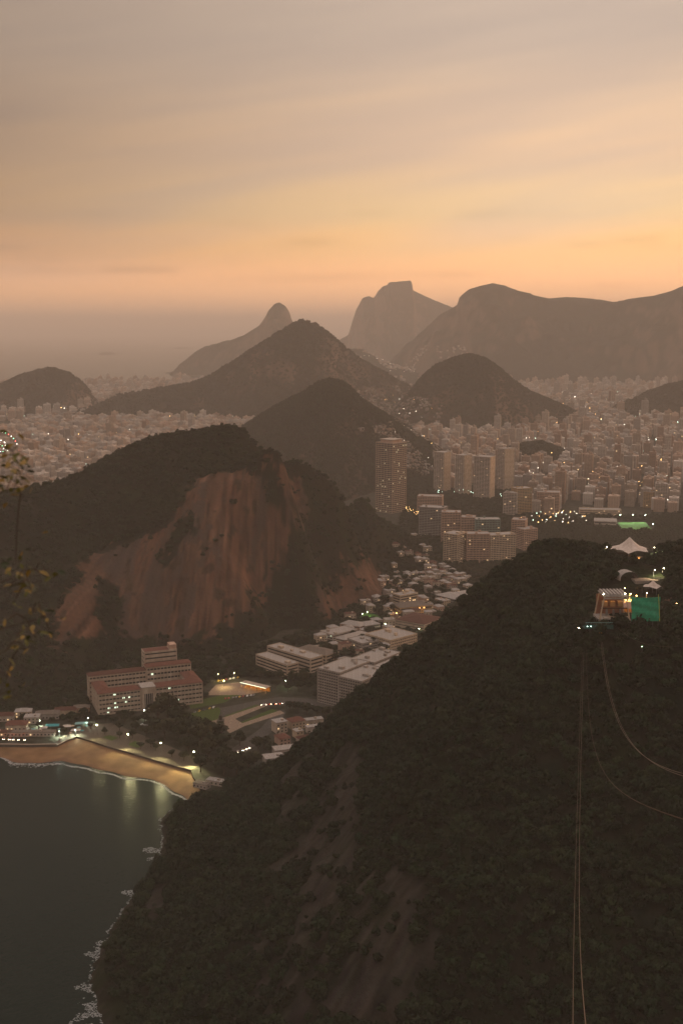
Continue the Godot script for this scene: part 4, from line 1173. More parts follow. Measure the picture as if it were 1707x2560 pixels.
	# ---- red-roofed houses at the foot of the slope
	var hs := [
		[Vector3(-60.9, 4, -1071.4), 12, 12, 11, 0.5, mats.white, mats.roof_grey, "white cube house beside the narrow street", false],
		[Vector3(-45.2, 4, -1082.8), 15, 13, 8, 0.5, mats.cream, mats.tile, "bright red-roofed house behind the white cube house", true],
		[Vector3(-56.4, 4, -1038.6), 11, 13, 7, 0.5, mats.pink, mats.tile, "red-roofed house in front of the white cube house", true],
		[Vector3(-35, 4, -1038.6), 14, 10, 6, 0.5, mats.pale, mats.tile_dark, "dark red-roofed house at the foot of the forest slope", true],
		[Vector3(-42.2, 4, -1055.9), 8, 9, 7, 0.5, mats.cream, mats.roof_pale, "narrow cream house between two red roofs", false],
		[Vector3(-31.4, 4, -1089.7), 26, 8, 6, 0.35, mats.white, mats.roof_pale, "long white terrace with a pale roof above the red roofs", false],
		[Vector3(-25, 4, -1071.4), 20, 7, 6, 0.35, mats.pale, mats.roof_grey, "second long terrace row nearer the slope", false],
		[Vector3(-20.8, 4, -1055.9), 15, 7, 5, 0.35, mats.white, mats.roof_grey, "third short terrace row at the slope", false],
		[Vector3(-48.9, 4, -1007.6), 29, 12, 8, 0.3, mats.pale, mats.roof_pale, "long pale flat-roofed house beside the round dark tree", false],
		[Vector3(-61.9, 4, -988), 18, 13, 7, 0.3, mats.concrete, mats.roof_grey, "low grey flat house nearest the forest slope", false],
		[Vector3(-120.5, 4, -933), 14, 7, 4, -0.5, mats.concrete, mats.roof_dark, "low dark boathouse at the end of the beach", false],
		[Vector3(-109.2, 4, -940), 16, 7, 4, -0.4, mats.pale, mats.roof_grey, "low grey boathouse under the trees at the end of the beach", false],
	]
	for h in hs: house(h[7], h[0], h[1], h[2], h[3], h[4], h[5], h[6], "", h[8])
	# ---- restaurants and kiosks at the left end of the beach
	var rs := [
		[Vector3(-320.8, 4, -1078.2), 20, 12, 6, 0.05, mats.white, mats.tile, "restaurant with a bright red roof on the sea wall", true],
		[Vector3(-301.7, 4, -1060.2), 46, 8, 4, 0.02, mats.pale, mats.roof_dark, "long terrace restaurant with a dark roof along the sea wall", false],
		[Vector3(-340.7, 4, -1060.2), 40, 8, 4, 0.02, mats.pink, mats.tile_dark, "terrace restaurant cut by the left edge on the sea wall", false],
		[Vector3(-310.7, 4, -1096.7), 15, 11, 7, 0.1, mats.pale, mats.roof_pale, "pale two-storey house behind the red-roofed restaurant", false],
		[Vector3(-298.7, 4, -1109.8), 24, 10, 6, 0.1, mats.concrete, mats.roof_dark, "low dark-roofed row house at the foot of the cliff forest", true],
		[Vector3(-283, 4, -1120.7), 22, 10, 6, 0.1, mats.cream, mats.tile_dark, "brown-roofed row house beside the school", true],
		[Vector3(-268.2, 4, -1128.1), 16, 9, 6, 0.1, mats.pink, mats.roof_dark, "small brown house against the left wing of the school", true],
		[Vector3(-324.1, 4, -1113.4), 16, 10, 7, 0.1, mats.white, mats.roof_grey, "grey-roofed house uphill of the restaurants", true],
		[Vector3(-340.1, 4, -1103.8), 18, 10, 6, 0.1, mats.pale, mats.tile_dark, "brown-roofed house at the left edge behind the restaurants", true],
	]
	for h in rs: house(h[7], h[0], h[1], h[2], h[3], h[4], h[5], h[6], "", h[8])
	var ts := [
		[Vector3(-286.5, 4, -1080.5), 13.0, 7.0, mats.teal, "bright teal awning tent on the restaurant terrace"],
		[Vector3(-259.2, 4, -1086.2), 12.0, 6.0, mats.awning_blue, "pale blue awning tent beside the bright lamp"],
		[Vector3(-271.6, 4, -1078.2), 8.0, 6.0, mats.canvas, "white awning tent between the two blue tents"],
		[Vector3(-293.4, 4, -1073.7), 7.0, 5.0, mats.canvas, "white awning tent left of the teal tent"],
		[Vector3(-260.3, 4, -1066.9), 9.0, 5.0, mats.canvas, "white awning tent at the corner of the sea wall"],
	]
	for t in ts: awning(t[0], t[1], t[2], t[3], t[4])
	var shades := [["white", mats.canvas], ["pale blue", mats.awning_blue], ["red", mats.tile], ["cream", mats.cream], ["teal", mats.teal]]
	var stands := ["by the red-roofed restaurant", "by the teal tent", "by the pale blue tent", "at the corner of the sea wall"]
	var k_p := 0
	for spot in [[Vector3(-309.2, 4, -1073.7), 0], [Vector3(-303.1, 4, -1071.4), 0], [Vector3(-312.7, 4, -1069.1), 0], [Vector3(-296.2, 4, -1069.1), 0], [Vector3(-287.8, 4, -1066.9), 1], [Vector3(-281.5, 4, -1066.9), 1], [Vector3(-277.1, 4, -1071.4), 1], [Vector3(-282, 4, -1085.1), 1], [Vector3(-266.6, 4, -1080.5), 2], [Vector3(-252.3, 4, -1080.5), 2], [Vector3(-250.7, 4, -1087.4), 2], [Vector3(-259.2, 4, -1075.9), 2], [Vector3(-264.2, 4, -1060.2), 3], [Vector3(-266.8, 4, -1051.5), 3], [Vector3(-254, 4, -1066.9), 3], [Vector3(-271.2, 4, -1047.2), 3]]:
		var sh = shades[k_p % 5]
		k_p += 1
		var po := base("parasol", spot[0], rng.randf())
		hip_roof(po, -1.6, 1.6, -1.6, 1.6, 2.3, 0.8, sh[1], 0.2)
		box(po, "pole", Vector3(0, 1.3, 0), Vector3(0.08, 2.6, 0.08), mats.steel)
		box(po, "table", Vector3(0.9, 0.72, 0), Vector3(0.9, 0.06, 0.9), mats.white)
		tag(po, "%s square parasol %s" % [sh[0], stands[spot[1]]], "parasol", "parasols on the restaurant terraces")
	# ---- bus shelter with a lit canopy
	a = Vector3(-111.8, 4, -1207.6)
	b = Vector3(-82.2, 4, -1186.7)
	o = face_node("bus_shelter", a, b)
	L = (b - a).length()
	box(o, "roof", Vector3(L / 2, 6.2, -5), Vector3(L, 0.5, 9), mats.white)
	box(o, "back_wall", Vector3(L / 2, 2.5, -8.6), Vector3(L - 1, 5, 0.4), mats.ochre_bright)
	for k in 6: box(o, "column", Vector3(1.0 + (L - 2.0) * k / 5.0, 2.97, -1.2), Vector3(0.4, 5.95, 0.4), mats.white)
	box(o, "strip_lamp", Vector3(L / 2, 6.2, -0.35), Vector3(L, 0.35, 0.12), glow(0.85, 1.0, 0.7, 2.2))
	for k in 3:
		var s := OmniLight3D.new()
		s.name = "canopy_light"
		s.light_color = Color(1.0, 0.72, 0.32)
		s.light_energy = 26.0
		s.omni_range = 120.0
		s.omni_attenuation = 2.0
		s.light_size = 0.5
		s.shadow_enabled = true
		o.add_child(s, true)
		s.position = Vector3(L * (k + 0.5) / 3.0, 5.2, -4.5)
	tag(o, "long bus shelter with a white lit roof edge and orange back wall", "shelter")
	# ---- monument on the square
	o = base("monument", Vector3(-121.9, 4, -1101.4))
	box(o, "plinth", Vector3(0, 0.6, 0), Vector3(7, 1.2, 7), mats.grime_stone)
	box(o, "pedestal", Vector3(0, 3.6, 0), Vector3(3.2, 4.8, 3.2), mats.grime_stone)
	var mv := PackedVector3Array()
	var mi := PackedInt32Array()
	limb(mv, mi, [Vector3(0, 6, 0), Vector3(0.2, 8, 0), Vector3(0, 10.4, 0.2), 0.8, 0.35])
	limb(mv, mi, [Vector3(0, 9.0, 0), Vector3(0.9, 9.4, 0), Vector3(1.3, 10.6, 0.2), 0.25, 0.15])
	put(mesh_from(mv, mi), "statue", mats.steel, o)
	tag(o, "dark stone monument with a statue on the paved triangle", "monument")

	# ---- trees one by one
	var groves := [
		["dark tree in the grove behind the beach", "trees of the grove behind the beach", [[Vector3(-184.6, 4, -1096.7), 13], [Vector3(-176.4, 4, -1108.6), 15], [Vector3(-163.4, 4, -1080.5), 14], [Vector3(-181.9, 4, -1062.5), 10], [Vector3(-170.2, 4, -1047.2), 12], [Vector3(-154.9, 4, -1042.9), 13], [Vector3(-144, 4, -1053.7), 12], [Vector3(-132.8, 4, -1028.1), 13], [Vector3(-143.1, 4, -1011.7), 10], [Vector3(-126.9, 4, -1042.9), 12], [Vector3(-114, 4, -1011.7), 12], [Vector3(-122.2, 4, -991.8), 12], [Vector3(-125.7, 4, -967.1), 10], [Vector3(-107.1, 4, -988), 10], [Vector3(-97.6, 4, -972.7), 10], [Vector3(-104, 4, -957.9), 12], [Vector3(-92.4, 4, -954.3), 12], [Vector3(-82.5, 4, -963.4), 12], [Vector3(-96.4, 4, -1032.3), 8], [Vector3(-116.7, 4, -1051.5), 9], [Vector3(-152, 4, -1078.2), 9], [Vector3(-132.8, 4, -1066.9), 8]]],
		["dark tree on the lawn before the white school", "trees before the school", [[Vector3(-197.9, 4, -1096.7), 6], [Vector3(-205.9, 4, -1092), 5], [Vector3(-218.1, 4, -1096.7), 5], [Vector3(-227.9, 4, -1089.7), 5], [Vector3(-236.6, 4, -1096.7), 5], [Vector3(-213, 4, -1108.6), 5], [Vector3(-225.9, 4, -1112.2), 4]]],
		["round dark tree beside the narrow street", "trees by the narrow street", [[Vector3(-77.7, 4, -1015.7), 8], [Vector3(-73, 4, -1023.9), 7], [Vector3(-66.2, 4, -1011.7), 6]]],
		["dark tree in front of the concrete slabs", "trees before the slabs", [[Vector3(-53.4, 4, -1133.1), 6], [Vector3(-44.8, 4, -1125.7), 7], [Vector3(-35.1, 4, -1118.3), 7], [Vector3(-25.1, 4, -1113.4), 7], [Vector3(-15.7, 4, -1108.6), 7], [Vector3(-8.7, 4, -1096.7), 6], [Vector3(-1.4, 4, -1089.7), 6]]],
		["dark tree around the white striped buildings", "trees by the striped buildings", [[Vector3(-69.1, 4, -1233.5), 7], [Vector3(-54.3, 4, -1224.7), 8], [Vector3(-41.6, 4, -1219), 8], [Vector3(-35.6, 4, -1196.4), 7], [Vector3(-47, 4, -1196.4), 7], [Vector3(-91.8, 4, -1236.4), 6], [Vector3(-102.9, 4, -1251.4), 6], [Vector3(-72, 4, -1204.7), 6], [Vector3(-58.2, 4, -1193.6), 6], [Vector3(-112.5, 4, -1279.2), 7], [Vector3(-108.8, 4, -1314.7), 7], [Vector3(-119.8, 4, -1298.3), 7]]],
		["dark tree between the campus halls up the valley", "trees between the campus halls", [[Vector3(14.5, 4, -1403.1), 7], [Vector3(25.9, 4, -1384.5), 7], [Vector3(38.9, 4, -1362.8), 8], [Vector3(42.5, 4, -1321.4), 8], [Vector3(4.1, 4, -1314.7), 8], [Vector3(-7.4, 4, -1304.8), 8], [Vector3(-24.9, 4, -1331.5), 8], [Vector3(22.9, 4, -1298.3), 8], [Vector3(54.4, 4, -1380.8), 7], [Vector3(34.3, 4, -1422.1), 7], [Vector3(49.6, 4, -1418.3), 7], [Vector3(-36.3, 4, -1359.3), 8], [Vector3(-16.3, 4, -1341.8), 8], [Vector3(12.7, 4, -1321.4), 8], [Vector3(50.8, 4, -1338.4), 8], [Vector3(35.8, 4, -1285.5), 8], [Vector3(-46.9, 4, -1380.8), 8]]],
		["dark tree among the houses of the upper valley", "trees of the upper valley", [[Vector3(70.2, 4, -1643.8), 8], [Vector3(62.4, 4, -1594.3), 8], [Vector3(82.2, 4, -1696.3), 8], [Vector3(98.9, 4, -1735), 8], [Vector3(112.3, 4, -1729.4), 8], [Vector3(68.2, 4, -1746.4), 8], [Vector3(118, 4, -1552.2), 7], [Vector3(137.5, 4, -1570.6), 7], [Vector3(73.5, 4, -1547.6), 7], [Vector3(131.3, 4, -1643.8), 7], [Vector3(177.1, 4, -1781.4), 7], [Vector3(204, 4, -1793.4), 7], [Vector3(221.9, 4, -1781.4), 7], [Vector3(251.6, 4, -1811.7), 7], [Vector3(194.6, 4, -1827.2), 7], [Vector3(94.1, 4, -1669.6), 7], [Vector3(112.5, 4, -1674.9), 7], [Vector3(50.5, 4, -1525.2), 8], [Vector3(60.2, 4, -1492.8), 7]]],
	]
	for g in groves:
		for t in g[2]: tree(t[0], t[1], g[0], g[1], rng.randi())
	for t in [[Vector3(-231.2, 4, -1062.5), 4], [Vector3(-214.2, 4, -1051.5), 4], [Vector3(-201.8, 4, -1051.5), 5], [Vector3(-189.3, 4, -1023.9), 4], [Vector3(-180.2, 4, -1028.1), 5], [Vector3(-218.5, 4, -1073.7), 5], [Vector3(-201.9, 4, -1069.1), 6], [Vector3(-189, 4, -1053.7), 7], [Vector3(-156.9, 4, -1003.7), 4], [Vector3(-144.4, 4, -993.8), 5], [Vector3(-174.3, 4, -1019.8), 4]]: tree(t[0], t[1], "leafy tree on the promenade between the floodlights", "trees on the promenade", rng.randi())
	# terrace trees among the restaurants
	for t in [[Vector3(-270.5, 4, -1060.2), 5], [Vector3(-299.4, 4, -1078.2), 4], [Vector3(-269.6, 4, -1089.7), 4], [Vector3(-247.9, 4, -1078.2), 4], [Vector3(-247, 4, -1096.7), 4]]: tree(t[0], t[1], "leafy tree among the restaurant tents", "trees among the tents", rng.randi())

	# ---- lamps: beach floodlights and street lamps
	var warm := Color(1.0, 0.90, 0.42)
	lamp_post("beach_floodlight", "bright floodlight by the restaurant tents at the beach end", Vector3(-237.7, 4, -1060.2), 11.0, Vector3(-231.7, 0, -949.6), 800.0, warm, 54.0, "", 0.9, 90.0)
	lamp_post("beach_floodlight", "bright floodlight on the promenade between two lawns", Vector3(-202.5, 4, -1034.4), 11.0, Vector3(-205.4, 0, -936.4), 2600.0, warm, 54.0, "", 0.9, 90.0)
	lamp_post("beach_floodlight", "bright floodlight at the edge of the grove, third from the tents", Vector3(-167.6, 4, -1010.7), 11.5, Vector3(-172.9, 0, -915.2), 2600.0, warm, 54.0, "", 0.9, 90.0)
	lamp_post("beach_floodlight", "bright floodlight under the grove nearest the end of the beach", Vector3(-133.8, 4, -988), 11.5, Vector3(-142.4, 0, -942.5), 5000.0, warm, 52.0, "", 0.9, 90.0)
	lamp_post("street_lamp", "white street lamp before the portico of the school", Vector3(-199.5, 4, -1108.6), 9.0, Vector3(-199.9, 4, -1103.8), 120.0, Color(0.85, 1.0, 0.8), 70.0, "", 0.8, 70.0)
	for l in [[Vector3(-273.3, 4, -1055.9), "lamp among the restaurant tents by the teal tent"], [Vector3(-299.9, 4, -1086.2), "lamp left of the teal tent"], [Vector3(-258.8, 4, -1060.2), "lamp by the white corner tent"], [Vector3(-253.8, 4, -1094.4), "lamp beside the pale blue tent"]]:
		lamp_post("street_lamp", l[1], l[0], 6.0, l[0] + Vector3(0, 0, 3), 420.0, Color(0.82, 1.0, 0.75), 80.0, "", 0.5, 40.0)
	for l in [[Vector3(-129.8, 4, -1210.4), "lamp on the lit forecourt left of the bus shelter"], [Vector3(-138.9, 4, -1233.5), "lamp behind the lit forecourt"], [Vector3(-121.4, 4, -1239.4), "lamp behind the bus shelter"]]:
		lamp_post("street_lamp", l[1], l[0], 8.0, l[0] + Vector3(1, 0, 4), 170.0, Color(1.0, 0.8, 0.35), 72.0, "", 0.6, 60.0)
	for l in [[Vector3(-61.7, 4, -1210.4), "greenish lamp before the low striped building"], [Vector3(28.1, 4, -1507.8), "floodlight at the left corner of the sports court"], [Vector3(34.9, 4, -1518.7), "floodlight behind the sports court"], [Vector3(57.1, 4, -1453.6), "lamp on the campus path right of the court"], [Vector3(29.4, 4, -1384.5), "lamp before the patterned campus block"], [Vector3(99.8, 4, -1429.9), "lamp at the corner of the hall with the dark red roof"]]:
		lamp_post("street_lamp", l[1], l[0], 8.0, l[0] + Vector3(1, 0, 4), 120.0, Color(0.75, 1.0, 0.55), 74.0, "", 0.7, 60.0)
	for l in [[Vector3(75.7, 4, -1512.1), "amber lamp left of the slate-roofed hall"], [Vector3(114.7, 4, -1520.8), "amber lamp in front of the slate-roofed hall"]]:
		lamp_post("street_lamp", l[1], l[0], 7.0, l[0] + Vector3(-2, 0, -6), 220.0, Color(1.0, 0.5, 0.12), 78.0, "", 0.8, 45.0)

	# ---- cars
	make_cars()

func awning(at: Vector3, w: float, d: float, m: Material, label: String) -> void:
	var o := base("awning_tent", at, 0.08)
	hip_roof(o, -w / 2, w / 2, -d / 2, d / 2, 2.9, 1.5, m, 0.2)
	for s in [Vector2(-1, -1), Vector2(1, -1), Vector2(-1, 1), Vector2(1, 1)]:
		box(o, "post", Vector3(s.x * (w / 2 - 0.1), 1.45, s.y * (d / 2 - 0.1)), Vector3(0.14, 2.9, 0.14), mats.steel)
	tag(o, label, "tent")

func make_cars() -> void:
	# one car: lofted body, cabin glass, roof, wheels, lamps
	var side := [[-2.1, 0.35], [-2.15, 0.75], [-1.2, 0.92], [-0.7, 1.42], [0.9, 1.45], [1.55, 0.98], [2.1, 0.88], [2.15, 0.4]]
	var st := SurfaceTool.new()
	st.begin(Mesh.PRIMITIVE_TRIANGLES)
	st.set_smooth_group(-1)
	var n := side.size()
	for k in n:
		var p = side[k]
		var q = side[(k + 1) % n]
		var wp := 0.86 if p[1] < 1.2 else 0.66
		var wq := 0.86 if q[1] < 1.2 else 0.66
		for t in [[Vector3(p[0], p[1], wp), Vector3(q[0], q[1], -wq), Vector3(q[0], q[1], wq)], [Vector3(p[0], p[1], wp), Vector3(p[0], p[1], -wp), Vector3(q[0], q[1], -wq)]]:
			for x in t: st.add_vertex(x)
	for s in [-1.0, 1.0]:
		for k in range(1, n - 1):
			var tri := [side[0], side[k], side[k + 1]]
			if s < 0: tri = [side[0], side[k + 1], side[k]]
			for x in tri: st.add_vertex(Vector3(x[0], x[1], s * (0.86 if x[1] < 1.2 else 0.66)))
	st.generate_normals()
	var body := st.commit()
	var wheel := CylinderMesh.new()
	wheel.top_radius = 0.32
	wheel.bottom_radius = 0.32
	wheel.height = 0.2
	wheel.radial_segments = 12
	var rim := CylinderMesh.new()
	rim.top_radius = 0.19
	rim.bottom_radius = 0.19
	rim.height = 0.23
	rim.radial_segments = 10
	var tyre := mat(0.02, 0.02, 0.02, 0.9)
	var tones := [["silver", mat(0.4, 0.4, 0.4, 0.3, 0.6)], ["white", mat(0.6, 0.6, 0.58, 0.3, 0.5)], ["black", mat(0.02, 0.02, 0.022, 0.25, 0.6)], ["red", mat(0.3, 0.03, 0.025, 0.3, 0.5)], ["grey", mat(0.15, 0.155, 0.16, 0.3, 0.5)], ["yellow", mat(0.5, 0.32, 0.03, 0.35, 0.5)]]
	var white_l := glow(1.0, 0.85, 0.6, 30.0)
	var red_l := glow(1.0, 0.16, 0.04, 26.0)
	var rows := [
		["on the road beside the square", Vector3(-84.8, 4, -1148.3), Vector3(-48, 4, -1156.1), 7, 0.16, 1],
		["parked along the lawn of the square", Vector3(-125.6, 4, -1169.2), Vector3(-92.3, 4, -1182.6), 9, 1.4, 0],
		["on the narrow street with tail lights on", Vector3(-103.9, 4, -1007.6), Vector3(-85.4, 4, -1028.1), 6, 0.2, 2],
		["parked beside the school lawn", Vector3(-157.6, 4, -1120.7), Vector3(-131.3, 4, -1143.2), 6, 1.4, 0],
		["on the sea wall road with tail lights on", Vector3(-328.1, 4, -1049.3), Vector3(-302, 4, -1047.2), 5, 0.05, 2],
		["parked under the concrete slabs", Vector3(-52.3, 4, -1157.4), Vector3(-28.8, 4, -1148.3), 5, 1.2, 0],
		["parked behind the lit forecourt", Vector3(-145, 4, -1227.6), Vector3(-115.2, 4, -1245.4), 7, 1.3, 0],
		["parked on the promenade near the school", Vector3(-201.5, 4, -1089.7), Vector3(-186.4, 4, -1082.8), 3, 0.4, 0],
	]
	for r in rows:
		for k in r[3]:
			var pick = tones[rng.randi() % tones.size()]
			var at: Vector3 = r[1].lerp(r[2], (k + 0.5 + rng.randf_range(-0.15, 0.15)) / r[3])
			var o := base("parked_car" if r[5] == 0 else "moving_car", at + Vector3(0, 0.026, 0), r[4] + (PI if rng.randf() < 0.5 and r[5] == 0 else 0.0))
			put(body, "body", pick[1], o)
			box(o, "windscreen", Vector3(-0.95, 1.18, 0), Vector3(0.5, 0.36, 1.3), mats.glass)
			box(o, "side_glass", Vector3(0.1, 1.2, 0), Vector3(1.5, 0.34, 1.5), mats.glass)
			for s in [Vector2(-1.3, 0.78), Vector2(1.3, 0.78), Vector2(-1.3, -0.78), Vector2(1.3, -0.78)]:
				var wn := put(wheel, "wheel", tyre, o, Vector3(s.x, 0.32, s.y))
				wn.rotation.x = PI / 2
				put(rim, "rim", tones[0][1], wn)
			if r[5] > 0:
				for s in [-0.6, 0.6]:
					box(o, "headlight", Vector3(-2.14, 0.68, s), Vector3(0.12, 0.2, 0.36), white_l)
					box(o, "tail_light", Vector3(2.12, 0.72, s), Vector3(0.12, 0.22, 0.36), red_l)
				if r[5] == 2: o.rotation.y = r[4] + PI * 0.5
			tag(o, "small %s car %s" % [pick[0], r[0]], "car", "cars " + r[0])

# ---------------------------------------------------------------- towers and apartment row
func towers() -> void:
	var o := block("office_tower", "tallest square office tower with vertical ribs and lit floors", Vector3(73.2, 4, -2433.8), Vector3(108.2, 4, -2401.5), 47.0, 150.0, 36, mats.tower_brown, {"share": 0.42, "bay": 7.6, "lit": 34, "lit_mat": mats.lit_green_yellow, "boxes": 0})
	box(o, "crown_block", Vector3(24, 153.4, -23), Vector3(32, 6.0, 32), mats.pink)
	box(o, "cap", Vector3(24, 157.0, -23), Vector3(36, 1.2, 36), mats.pale)
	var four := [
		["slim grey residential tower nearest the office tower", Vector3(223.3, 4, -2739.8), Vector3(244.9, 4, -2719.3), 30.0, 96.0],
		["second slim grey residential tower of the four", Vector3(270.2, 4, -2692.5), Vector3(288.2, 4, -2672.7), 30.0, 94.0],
		["widest residential tower of the four with warm light painted on its side", Vector3(306.1, 4, -2621.3), Vector3(341, 4, -2602.6), 36.0, 98.0],
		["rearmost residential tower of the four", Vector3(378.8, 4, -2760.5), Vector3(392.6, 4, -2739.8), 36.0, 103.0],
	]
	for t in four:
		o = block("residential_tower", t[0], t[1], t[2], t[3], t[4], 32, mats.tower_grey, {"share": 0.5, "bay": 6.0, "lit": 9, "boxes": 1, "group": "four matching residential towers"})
		box(o, "painted_warm_side", Vector3((t[2] - t[1]).length() + 0.06, t[4] / 2.0, -t[3] / 2.0), Vector3(0.5, t[4] - 1.0, t[3] * 0.82), mats.cream)  # cream sheet paints the warm evening light onto each tower's right side
	var row := [
		["dark wide apartment slab left behind the apartment row", Vector3(146.4, 4, -2127.7), Vector3(192.1, 4, -2111.1), 30.0, 57.0, 18, mats.grey],
		["rose apartment slab right of the dark wide slab", Vector3(184.1, 4, -2070.5), Vector3(219.2, 4, -2066.5), 28.0, 56.0, 18, mats.pink],
		["narrow brown apartment block behind the front row", Vector3(218.3, 4, -2050.8), Vector3(243.6, 4, -2046.9), 26.0, 50.0, 16, mats.pink],
		["greenish glass-fronted block behind the front row", Vector3(242.5, 4, -2031.4), Vector3(287.6, 4, -2031.4), 26.0, 49.0, 15, mats.greenish],
		["front apartment tower with a grey side and an orange side", Vector3(171.7, 4, -1888.5), Vector3(193.8, 4, -1871.9), 32.0, 50.0, 16, mats.cream],
		["wide rose apartment house in the middle of the front row", Vector3(210.7, 4, -1885.1), Vector3(249.2, 4, -1885.1), 24.0, 49.0, 16, mats.pink],
		["wide cream apartment house at the end of the front row", Vector3(250.8, 4, -1881.8), Vector3(295.4, 4, -1895.1), 24.0, 47.0, 15, mats.cream],
		["pink apartment tower above the wide cream house", Vector3(302.8, 4, -2001.2), Vector3(326.7, 4, -1993.7), 26.0, 54.0, 17, mats.pink],
		["pink apartment house touching the forest hill", Vector3(321.1, 4, -1971.8), Vector3(347.6, 4, -1986.4), 24.0, 41.0, 13, mats.pink],
		["pink block at the foot of the office tower", Vector3(159.2, 4, -2370.1), Vector3(210.7, 4, -2359.8), 30.0, 42.0, 13, mats.pink],
		["pale apartment block with a blue-grey front behind the row", Vector3(341.4, 4, -2380.5), Vector3(368.7, 4, -2370.1), 26.0, 48.0, 15, mats.pale],
		["orange-sided apartment block behind the row", Vector3(371.1, 4, -2380.5), Vector3(404.2, 4, -2391), 30.0, 56.0, 17, mats.ochre],
		["broad brown apartment block above the amber lights", Vector3(416.2, 4, -2401.5), Vector3(462.2, 4, -2391), 30.0, 46.0, 14, mats.pink],
		["tall pale blue-grey block standing alone at the right", Vector3(687.9, 4, -2472.6), Vector3(713.6, 4, -2467), 26.0, 54.0, 17, mats.pale],
		["small pink block beside the lone pale block", Vector3(666.8, 4, -2489.5), Vector3(685, 4, -2478.2), 22.0, 34.0, 11, mats.ochre],
	]
	for r in row: block("apartment_block", r[0], r[1], r[2], r[3], r[4], r[5], r[6], {"share": 0.5, "bay": 5.0, "lit": 5, "group": "apartment blocks of the near row"})
	# sports ground at the edge of the park
	sheet("sports_pitch", [Vector3(564.9, 4, -2290), Vector3(620.9, 4, -2294.8), Vector3(609.2, 4, -2197), Vector3(541.2, 4, -2188.1)], 4.05, mats.court, "floodlit green sports pitch beyond the forest hill", "pitch")
	block("sports_hall", "long pale sports hall beside the green pitch", Vector3(504.7, 4, -2242.5), Vector3(547.3, 4, -2233.3), 40.0, 11.0, 2, mats.pale, {"hip": 3.0, "roof": mats.roof_pale})
	block("stadium_stand", "long low cream building lit behind the sports ground", Vector3(504.3, 4, -2380.5), Vector3(590, 4, -2370.1), 26.0, 12.0, 3, mats.cream, {"share": 0.6, "lit": 12, "roof": mats.roof_pale})
	for l in [[Vector3(569.7, 4, -2299.7), "floodlight at the left end of the green pitch"], [Vector3(597.1, 4, -2304.6), "floodlight behind the green pitch"], [Vector3(622.2, 4, -2299.7), "floodlight at the far corner of the green pitch"], [Vector3(608.4, 4, -2188.1), "floodlight at the near corner of the green pitch"]]:
		lamp_post("pitch_floodlight", l[1], l[0], 14.0, Vector3(585.5, 4, -2242.5), 1500.0, Color(0.8, 1.0, 0.75), 50.0, "", 1.2, 50.0)
	# small houses in the upper valley
	var hood := poly([Vector3(81.3, 4, -1849.3), Vector3(100.6, 4, -1915.5), Vector3(140.9, 4, -1901.9), Vector3(169.7, 4, -1842.9), Vector3(189.9, 4, -1781.4), Vector3(205.1, 4, -1746.4), Vector3(167.3, 4, -1680.2), Vector3(127.3, 4, -1712.7), Vector3(85.7, 4, -1746.4)])
	var taken := []
	var walls := [mats.white, mats.pale, mats.cream, mats.pink]
	var tops := [mats.roof_grey, mats.roof_pale, mats.tile_dark, mats.roof_grey]
	var n := 0
	for k in 2500:
		var q := Vector2(rng.randf_range(40.0, 260.0), rng.randf_range(-1900.0, -1480.0))
		if not Geometry2D.is_point_in_polygon(q, hood): continue
		var near := false
		for t in taken:
			if t.distance_to(q) < 12.5: near = true
		if near: continue
		taken.append(q)
		n += 1
		var wi := rng.randi() % 4
		var ti := rng.randi() % 4
		var hip := rng.randf() < 0.6
		var big := rng.randf_range(8, 12)
		house("%s %s house with a %s roof below the apartment row" % ["small" if big < 9.3 else ("mid-sized" if big < 10.7 else "wide"), ["white", "pale grey", "cream", "rose"][wi], ["grey", "pale", "dark red", "grey"][ti] + (" hipped" if hip else " flat")], Vector3(q.x, maxf(4.0, terrain(q.x, q.y)), q.y), big, rng.randf_range(7, 11), rng.randf_range(5, 9), rng.randf_range(0.2, 0.6), walls[wi], tops[ti], "small houses of the upper valley", hip)
	# more low houses along the valley floor
	var vale := poly([Vector3(29.8, 4, -1606.4), Vector3(75.8, 4, -1842.9), Vector3(119.5, 4, -2136.1), Vector3(144.5, 4, -2054.7), Vector3(161.8, 4, -1827.2), Vector3(186.9, 4, -1752.2), Vector3(197.9, 4, -1682.9), Vector3(130.4, 4, -1525.2), Vector3(74.6, 4, -1403.1), Vector3(45.6, 4, -1298.3), Vector3(12.1, 4, -1251.4), Vector3(-11.1, 4, -1298.3), Vector3(-40.4, 4, -1331.5), Vector3(-27.2, 4, -1403.1)])
	for k in 3000:
		var q := Vector2(rng.randf_range(-60.0, 270.0), rng.randf_range(-2150.0, -1160.0))
		if not Geometry2D.is_point_in_polygon(q, vale) or in_any(built_on, q.x, q.y) or height(hill_b, q.x, q.y) > 10.0 or height(hill_u, q.x, q.y) > 10.0: continue
		var near := false
		for t in taken:
			if t.distance_to(q) < 21.0: near = true
		if near or n > 130: continue
		taken.append(q)
		n += 1
		var wi := rng.randi() % 4
		var ti := rng.randi() % 4
		var hip := rng.randf() < 0.5
		var tall := rng.randf_range(5.0, 13.0)
		house("%s %s house with a %s roof in the valley" % ["low" if tall < 7.5 else ("two-storey" if tall < 10.0 else "tall"), ["white", "pale grey", "cream", "rose"][wi], ["grey", "pale", "dark red", "grey"][ti] + (" hipped" if hip else " flat")], Vector3(q.x, terrain(q.x, q.y), q.y), rng.randf_range(9, 15), rng.randf_range(8, 13), tall, rng.randf_range(0.2, 0.6), walls[wi], tops[ti], "houses along the valley floor", hip)
